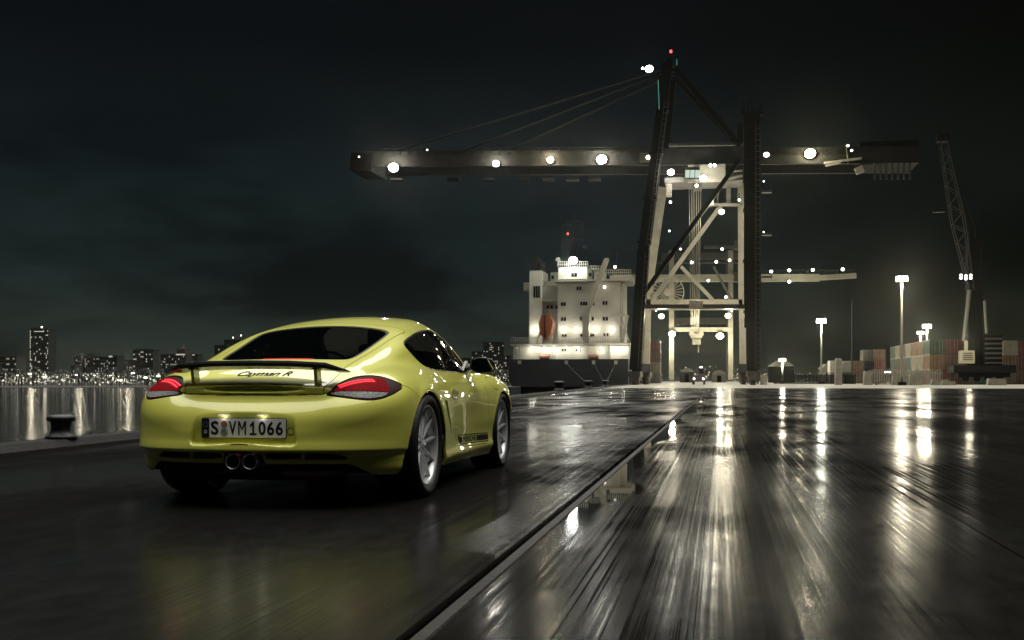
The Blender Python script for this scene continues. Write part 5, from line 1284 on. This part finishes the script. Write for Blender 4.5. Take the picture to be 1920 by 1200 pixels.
# rear wing on two struts
def wing():
    st = [(-.560, -.665, .800, .085, .012), (-.535, -.675, .803, .105, .020), (-.495, -.69, .811, .14, .034), (-.455, -.70, .822, .160, .038), (-.25, -.715, .833, .168, .038), (0, -.72, .836, .170, .038)]
    st = st + [(-a, *r) for a, *r in st[-2::-1]]
    prof = [(-.5, .10), (-.46, .5), (-.25, .42), (.05, .25), (.35, .05), (.5, -.28), (.47, -.42), (.2, -.42), (-.2, -.35), (-.44, -.42), (-.5, -.35)]
    vs, fs = [], []; m = len(prof)
    for u, v, z, ch, th in st:
        for a, b_ in prof: vs.append((u, v + a * ch, z + b_ * th - a * ch * .10))
    for i in range(len(st) - 1):
        for j in range(m): fs.append((i*m + j, i*m + (j+1) % m, (i+1)*m + (j+1) % m, (i+1)*m + j))
    fs += [tuple(range(m)), tuple(range(len(vs) - m, len(vs)))]
    mb = MB(); mb.add(vs, fs); o = mb.build('rear_wing', CARBON, car)
    o.modifiers.new('round', 'BEVEL').width = .004; o.modifiers['round'].segments = 2; o.modifiers['round'].limit_method = 'ANGLE'
    for k in (1, -1):
        z0 = float(surf_z([.387], [-.70])[0])
        q = MB().prism([(-.735, z0 - .02), (-.670, z0 + .005), (-.688, .812), (-.755, .812)], k * .377, k * .397, 'x').build('wing_strut', PAINT, o)
        MB().lohi((k * .368, -.765, .808), (k * .406, -.67, .815)).build('wing_bracket', CARBON, o)
    return o
wing()
# high brake light behind the glass
mb = MB()
for i in range(30):
    u = -.165 + i * .0115; z = float(surf_z([u], [-.235])[0]) - .022
    mb.box((u, -.235, z), (.0085, .006, .011))
mb.build('high_brake_light', mat('lit_red_brake', (.5, .01, .02), .3, emit=(1, .03, .08), estr=3.2), car)
# door: handle, stripe with lettering, side intake slats
STRIPE = mat('black_stripe', (.006, .006, .006), .7, spec=.1)
def ribbon(pts0, pts1, k, name, parent, off=.0018, n=40):
    """strip on the door skin between two (v,z) polylines"""
    f0, f1 = np.array(pts0), np.array(pts1)
    t = np.linspace(0, 1, n); i0 = np.linspace(0, 1, len(f0)); i1 = np.linspace(0, 1, len(f1))
    A = np.stack([np.interp(t, i0, f0[:, j]) for j in (0, 1)], 1); B = np.stack([np.interp(t, i1, f1[:, j]) for j in (0, 1)], 1)
    vs = []
    for w in (0, .5, 1):
        C_ = A * (1 - w) + B * w; u = surf_u(C_[:, 0], C_[:, 1]) + off
        vs += [(k * a, b_, c_) for a, (b_, c_) in zip(u, C_)]
    fs = [(r*n + i, r*n + i + 1, (r+1)*n + i + 1, (r+1)*n + i) for r in (0, 1) for i in range(n - 1)]
    return MB().add(vs, fs).build(name, STRIPE, parent)
for k in (1, -1):
    D = doors[k]
    zt = lambda v: .351 - (v - .85) * .030; zb = lambda v: .2735 - (v - .97) * .024
    def band(v0, v1, f0, f1, nm='side_stripe'):
        a0 = [(v, zt(v) * (1 - f0) + zb(v) * f0) for v in np.linspace(v0, v1, 6)]; a1 = [(v, zt(v) * (1 - f1) + zb(v) * f1) for v in np.linspace(v0, v1, 6)]
        ribbon(a0, a1, k, nm, D)
    band(.87, 1.855, .0, .10); band(.955, 1.855, .90, 1.0); band(1.50, 1.855, .20, .80); band(.915, 1.03, .20, .80)
    ribbon([(.865, zt(.86)), (.888, .315), (.925, .290), (.965, zb(.965))], [(.90, zt(.90)), (.925, .315), (.955, .297), (.985, zb(.985))], k, 'side_stripe', D)
    P, me = glyphs('PORSCHE', 1.0, bold=.035, space=1.02); lo, hi = P.min(0), P.max(0)
    a = (P[:, 0] - lo[0]) / (hi[0] - lo[0]); c = (P[:, 1] - lo[1]) / (hi[1] - lo[1])
    a = a if k > 0 else 1 - a
    v = 1.065 + a * .41; z = zb(v) + (.20 + .60 * c) * (zt(v) - zb(v))
    W3 = np.stack([k * (surf_u(v, z) + .002), v, z], 1)
    put_glyphs('side_lettering', P, me, W3, STRIPE, D)
    # handle in its oval dish
    n = 28; t = np.linspace(0, 2 * math.pi, n, endpoint=False)
    def oval(rv, rz, off): 
        v = .79 + rv * np.cos(t) + .012 * np.sin(t); z = .652 + rz * np.sin(t); return [(k * (a + off), b_, c_) for a, b_, c_ in zip(surf_u(v, z), v, z)]
    o1, o2, o3 = oval(.112, .043, .0015), oval(.106, .039, .0045), oval(.092, .031, .0010)
    vs = o1 + o2 + o3 + [(k * (float(surf_u([.79], [.652])[0]) + .0008), .79, .652)]
    fs = [(i, (i+1) % n, n + (i+1) % n, n + i) for i in range(n)] + [(n + i, n + (i+1) % n, 2*n + (i+1) % n, 2*n + i) for i in range(n)]
    dish = MB().add(vs, fs).build('handle_rim', PAINT, D, smooth=True)
    MB().add(vs, [(2*n + i, 2*n + (i+1) % n, 3*n) for i in range(n)]).build('handle_dish', mat('recess_shade_paint', (.05, .05, .008), .3, coat=1), D, smooth=True)  # darker copy of the body paint stands for shade in the dish
    uh = float(surf_u([.79], [.655])[0])
    hb = MB()
    for i in range(8):
        a0, a1 = -.095 + i * .19 / 8, -.095 + (i + 1) * .19 / 8; bow = lambda q: .022 * (1 - (q / .1)**2)
        hb.beam((k * (uh + .004 + bow(a0)), .79 + a0, .655), (k * (uh + .004 + bow(a1)), .79 + a1, .655), .010, .024)
    hb.build('handle', PAINT, D)
    # intake
    si = shell.shifted(-.055); si = si.clip(int_sd(si) + .012); si = side(si, k); si.build('side_intake', BLACK, car)
# mirrors
def mirror(k):
    c = Vector((k * .885, 1.50, .858))
    mb = MB(); n, m = 20, 10; vs, fs = [], []
    for j in range(m + 1):
        f = j / m; ang = f * math.pi / 2
        r = math.cos(ang) ** .8 if f < 1 else 0.0; y = .115 * math.sin(ang)
        for i in range(n):
            t = 2 * math.pi * i / n
            x = math.copysign(abs(math.cos(t)) ** .75, math.cos(t)) * .098 * r; z = math.copysign(abs(math.sin(t)) ** .8, math.sin(t)) * .064 * r
            vs.append((c.x + k * (x + .012 * (z / .064) * 0), c.y + y, c.z + z - .10 * x * .45))
    for j in range(m):
        for i in range(n): fs.append((j*n + i, j*n + (i+1) % n, (j+1)*n + (i+1) % n, (j+1)*n + i))
    h = mb.add(vs, fs).build('side_mirror', TRIM, car, smooth=True)
    rim = vs[:n]; cc = Vector((c.x, c.y, c.z))
    MB().add([tuple(cc + (Vector(p) - cc) * f + Vector((0, d, 0))) for f, d in ((1, 0), (1.0, -.010), (.93, -.012), (.90, .004)) for p in rim], [(a*n + i, a*n + (i+1) % n, (a+1)*n + (i+1) % n, (a+1)*n + i) for a in range(3) for i in range(n)]).build('mirror_frame', TRIM, h, smooth=True)
    MB().add([tuple(cc + (Vector(p) - cc) * .92 + Vector((0, .002, 0))) for p in rim] + [tuple(cc + Vector((0, .002, 0)))], [(i, (i+1) % n, n) for i in range(n)]).build('mirror_glass', mat('mirror_glass', (.35, .35, .42), .02, metal=1.0), h)
    MB().beam((k * .80, 1.56, .842), (k * .70, 1.66, .822), .05, .028).build('mirror_arm', TRIM, h)
    MB().prism([(1.56, .815), (1.80, .805), (1.78, .862), (1.70, .90)], k * .690, k * .712, 'x').build('mirror_foot', TRIM, h)
for k in (1, -1): mirror(k)
for k in (1, -1):
    uq = float(surf_u([2.80], [.50])[0]); MB().box((k * (uq + .002), 2.80, .50), (.02, .07, .035)).build('side_repeater', mat('repeater_lens', (.7, .68, .6), .15, coat=1), car)
# wheels
def wheel(u, v, R, width, k):
    rr = .2585
    prof = [(rr, .0), (rr + .002, -.006), (rr - .004, -.012), (rr - .012, -.018), (rr - .02, -.05), (rr - .022, -width + .03), (rr - .004, -width + .01), (rr, -width)]
    prof2 = prof + [(rr - .012, -width), (rr - .034, -width + .03), (rr - .032, -.05), (rr - .022, -.014), (rr - .016, -.002), (rr - .006, .0015)]
    mb = MB().lathe(prof2, 72, axis='x', closed=True)
    w = mb.build('wheel', ALLOY, car, smooth=True)
    sp = MB()
    for i in range(10):
        t = 2 * math.pi * (i + .25) / 10
        for dt in (0.0,):
            pts = []
            for f, r, x, wd, th in ((0, .045, -.036, .030, .030), (1, .10, -.030, .022, .026), (2, .17, -.022, .020, .022), (3, .243, -.012, .024, .02)):
                pts.append((r, x, wd, th))
            tv = Vector((0, math.cos(t), math.sin(t))); nv = Vector((0, -math.sin(t), math.cos(t)))
            vs = []
            for r, x, wd, th in pts:
                base = tv * r
                vs += [base + nv * a * wd / 2 + Vector((x + b_, 0, 0)) for a, b_ in ((-1, -th), (1, -th), (.55, 0), (-.55, 0))]
            fs = [(j*4 + q, j*4 + (q+1) % 4, j*4 + 4 + (q+1) % 4, j*4 + 4 + q) for j in range(3) for q in range(4)] + [(0, 1, 2, 3), (12, 13, 14, 15)]
            sp.add(vs, fs)
    sp.build('spoke', ALLOY, w)
    MB().lathe([(0, -.030), (.030, -.030), (.034, -.034), (.062, -.036), (.074, -.046), (.076, -.07), (0, -.07)], 30, axis='x').build('hub', ALLOY, w, smooth=True)
    for i in range(5):
        nb = MB(); t = 2 * math.pi * i / 5; nb.tube((-.042, .055 * math.cos(t), .055 * math.sin(t)), (-.028, .055 * math.cos(t), .055 * math.sin(t)), .009, n=6).build('wheel_bolt', CHROME, w)
    MB().lathe([(.06, -.085), (.155, -.085), (.155, -.115), (.06, -.115)], 48, axis='x', closed=True).build('brake_disc', mat('brake_disc_steel', (.35, .34, .33), .35, metal=1.0), w, smooth=False)
    a0 = math.radians(150 if k > 0 else 30); cp = MB()
    for i in range(6):
        t = math.radians(-32 + i * 12) + math.pi; t2 = t + math.radians(12)
        cp.beam((-.10, .135 * math.cos(t), .135 * math.sin(t)), (-.10, .135 * math.cos(t2), .135 * math.sin(t2)), .07, .065, up=(1, 0, 0))
    cp.build('brake_caliper', mat('red_caliper', (.35, .03, .02), .35, coat=.6), w)
    MB().tube((-width + .05, 0, 0), (-width + .07, 0, 0), rr - .04, n=32).build('rim_shade_disc', BLACK, w)  # black disc added to darken the inner side of the rim
    sw = R - rr
    tp = [(rr - .002, -.004), (rr + .015, .012), (rr + sw * .45, .020), (rr + sw * .78, .012), (R - .010, -.004), (R - .002, -.018), (R, -.035)]
    for gx in (.30, .43, .57, .70):
        x0 = -width * gx; tp += [(R, x0 + .005), (R - .007, x0 + .004), (R - .007, x0 - .004), (R, x0 - .005)]
    tp += [(R, -width + .035), (R - .002, -width + .018), (R - .010, -width + .004), (rr + sw * .6, -width - .014), (rr, -width + .004)]
    MB().lathe(tp, 80, axis='x', closed=True).build('tyre', RUBBER, w, smooth=True)
    w.location = (k * u, v, R - .004); w.scale = (k, 1, 1)
    return w
for k in (1, -1):
    wheel(.856, 0.0, .334, .255, k); wheel(.848, 2.415, .3235, .23, k)
    for v, R_, c in ((0, .385, -.03), (2.415, .37, -.02)):
        ml = MB(); n = 30
        ring = [(R_ * math.cos(t), R_ * math.sin(t)) for t in np.linspace(-.35, math.pi + .35, n)]
        vs = [(k * .40, v + c + a, .31 + b_) for a, b_ in ring] + [(k * .835, v + c + a, .31 + b_) for a, b_ in ring] + [(k * .40, v + c, .31)]
        ml.add(vs, [(i, i + 1, n + i + 1, n + i) for i in range(n - 1)] + [(i, i + 1, 2 * n) for i in range(n - 1)])
        ml.build('wheel_well', BLACK, car)
MB().lohi((-.40, -.72, .155), (.40, 3.15, .17)).build('underbody', BLACK, car)
MB().lohi((-.80, .42, .155), (-.402, 1.94, .17)).build('underbody', BLACK, car); MB().lohi((.402, .42, .155), (.80, 1.94, .17)).build('underbody', BLACK, car)
# cabin: floor, bulkhead, seats, steering wheel, dashboard
MB().prism([(-.25, .78), (.35, .80), (.60, .72), (.60, .30), (1.90, .30), (1.95, .80), (2.05, .82), (2.05, .26), (.40, .26), (.40, .60), (-.25, .72)], -.62, .62, 'x').build('cabin_tub', DARK_IN, car)
for k in (1, -1):
    s = MB().prism([(.78, .36), (.72, .62), (.64, .90), (.62, 1.00), (.70, 1.01), (.76, .92), (.86, .62), (.95, .48), (1.35, .50), (1.38, .42), (1.30, .36)], k * .36 - .20, k * .36 + .20, 'x').build('seat', DARK_IN, car)
    s.modifiers.new('round', 'BEVEL').width = .05; s.modifiers['round'].segments = 4
    h = MB().prism([(.60, .97), (.59, 1.09), (.63, 1.13), (.69, 1.12), (.70, .97)], k * .36 - .12, k * .36 + .12, 'x').build('headrest', DARK_IN, s)
    h.modifiers.new('round', 'BEVEL').width = .03; h.modifiers['round'].segments = 3
t = [(2 * math.pi * i / 28) for i in range(28)]
st = MB()
for i in range(28):
    p, q = t[i], t[(i + 1) % 28]
    st.tube((-.36 + .18 * math.cos(p), 1.50 - .05 * math.sin(p), .80 + .17 * math.sin(p)), (-.36 + .18 * math.cos(q), 1.50 - .05 * math.sin(q), .80 + .17 * math.sin(q)), .014, n=6)
st.build('steering_wheel', TRIM, car, smooth=True)


# ================================================================== night haze
HAZE = bpy.data.materials.new('night_haze'); HAZE.use_nodes = True
t = HAZE.node_tree; t.nodes.clear(); o_ = t.nodes.new('ShaderNodeOutputMaterial'); pv = t.nodes.new('ShaderNodeVolumePrincipled')
pv.inputs['Color'].default_value = (.92, .95, .90, 1); pv.inputs['Density'].default_value = .00009; pv.inputs['Anisotropy'].default_value = .965
t.links.new(pv.outputs[0], o_.inputs['Volume'])
hz = MB().lohi((-1800, -470, -4.5), (700, 4600, 95)).build('haze', HAZE); tag(hz, kind='stuff')
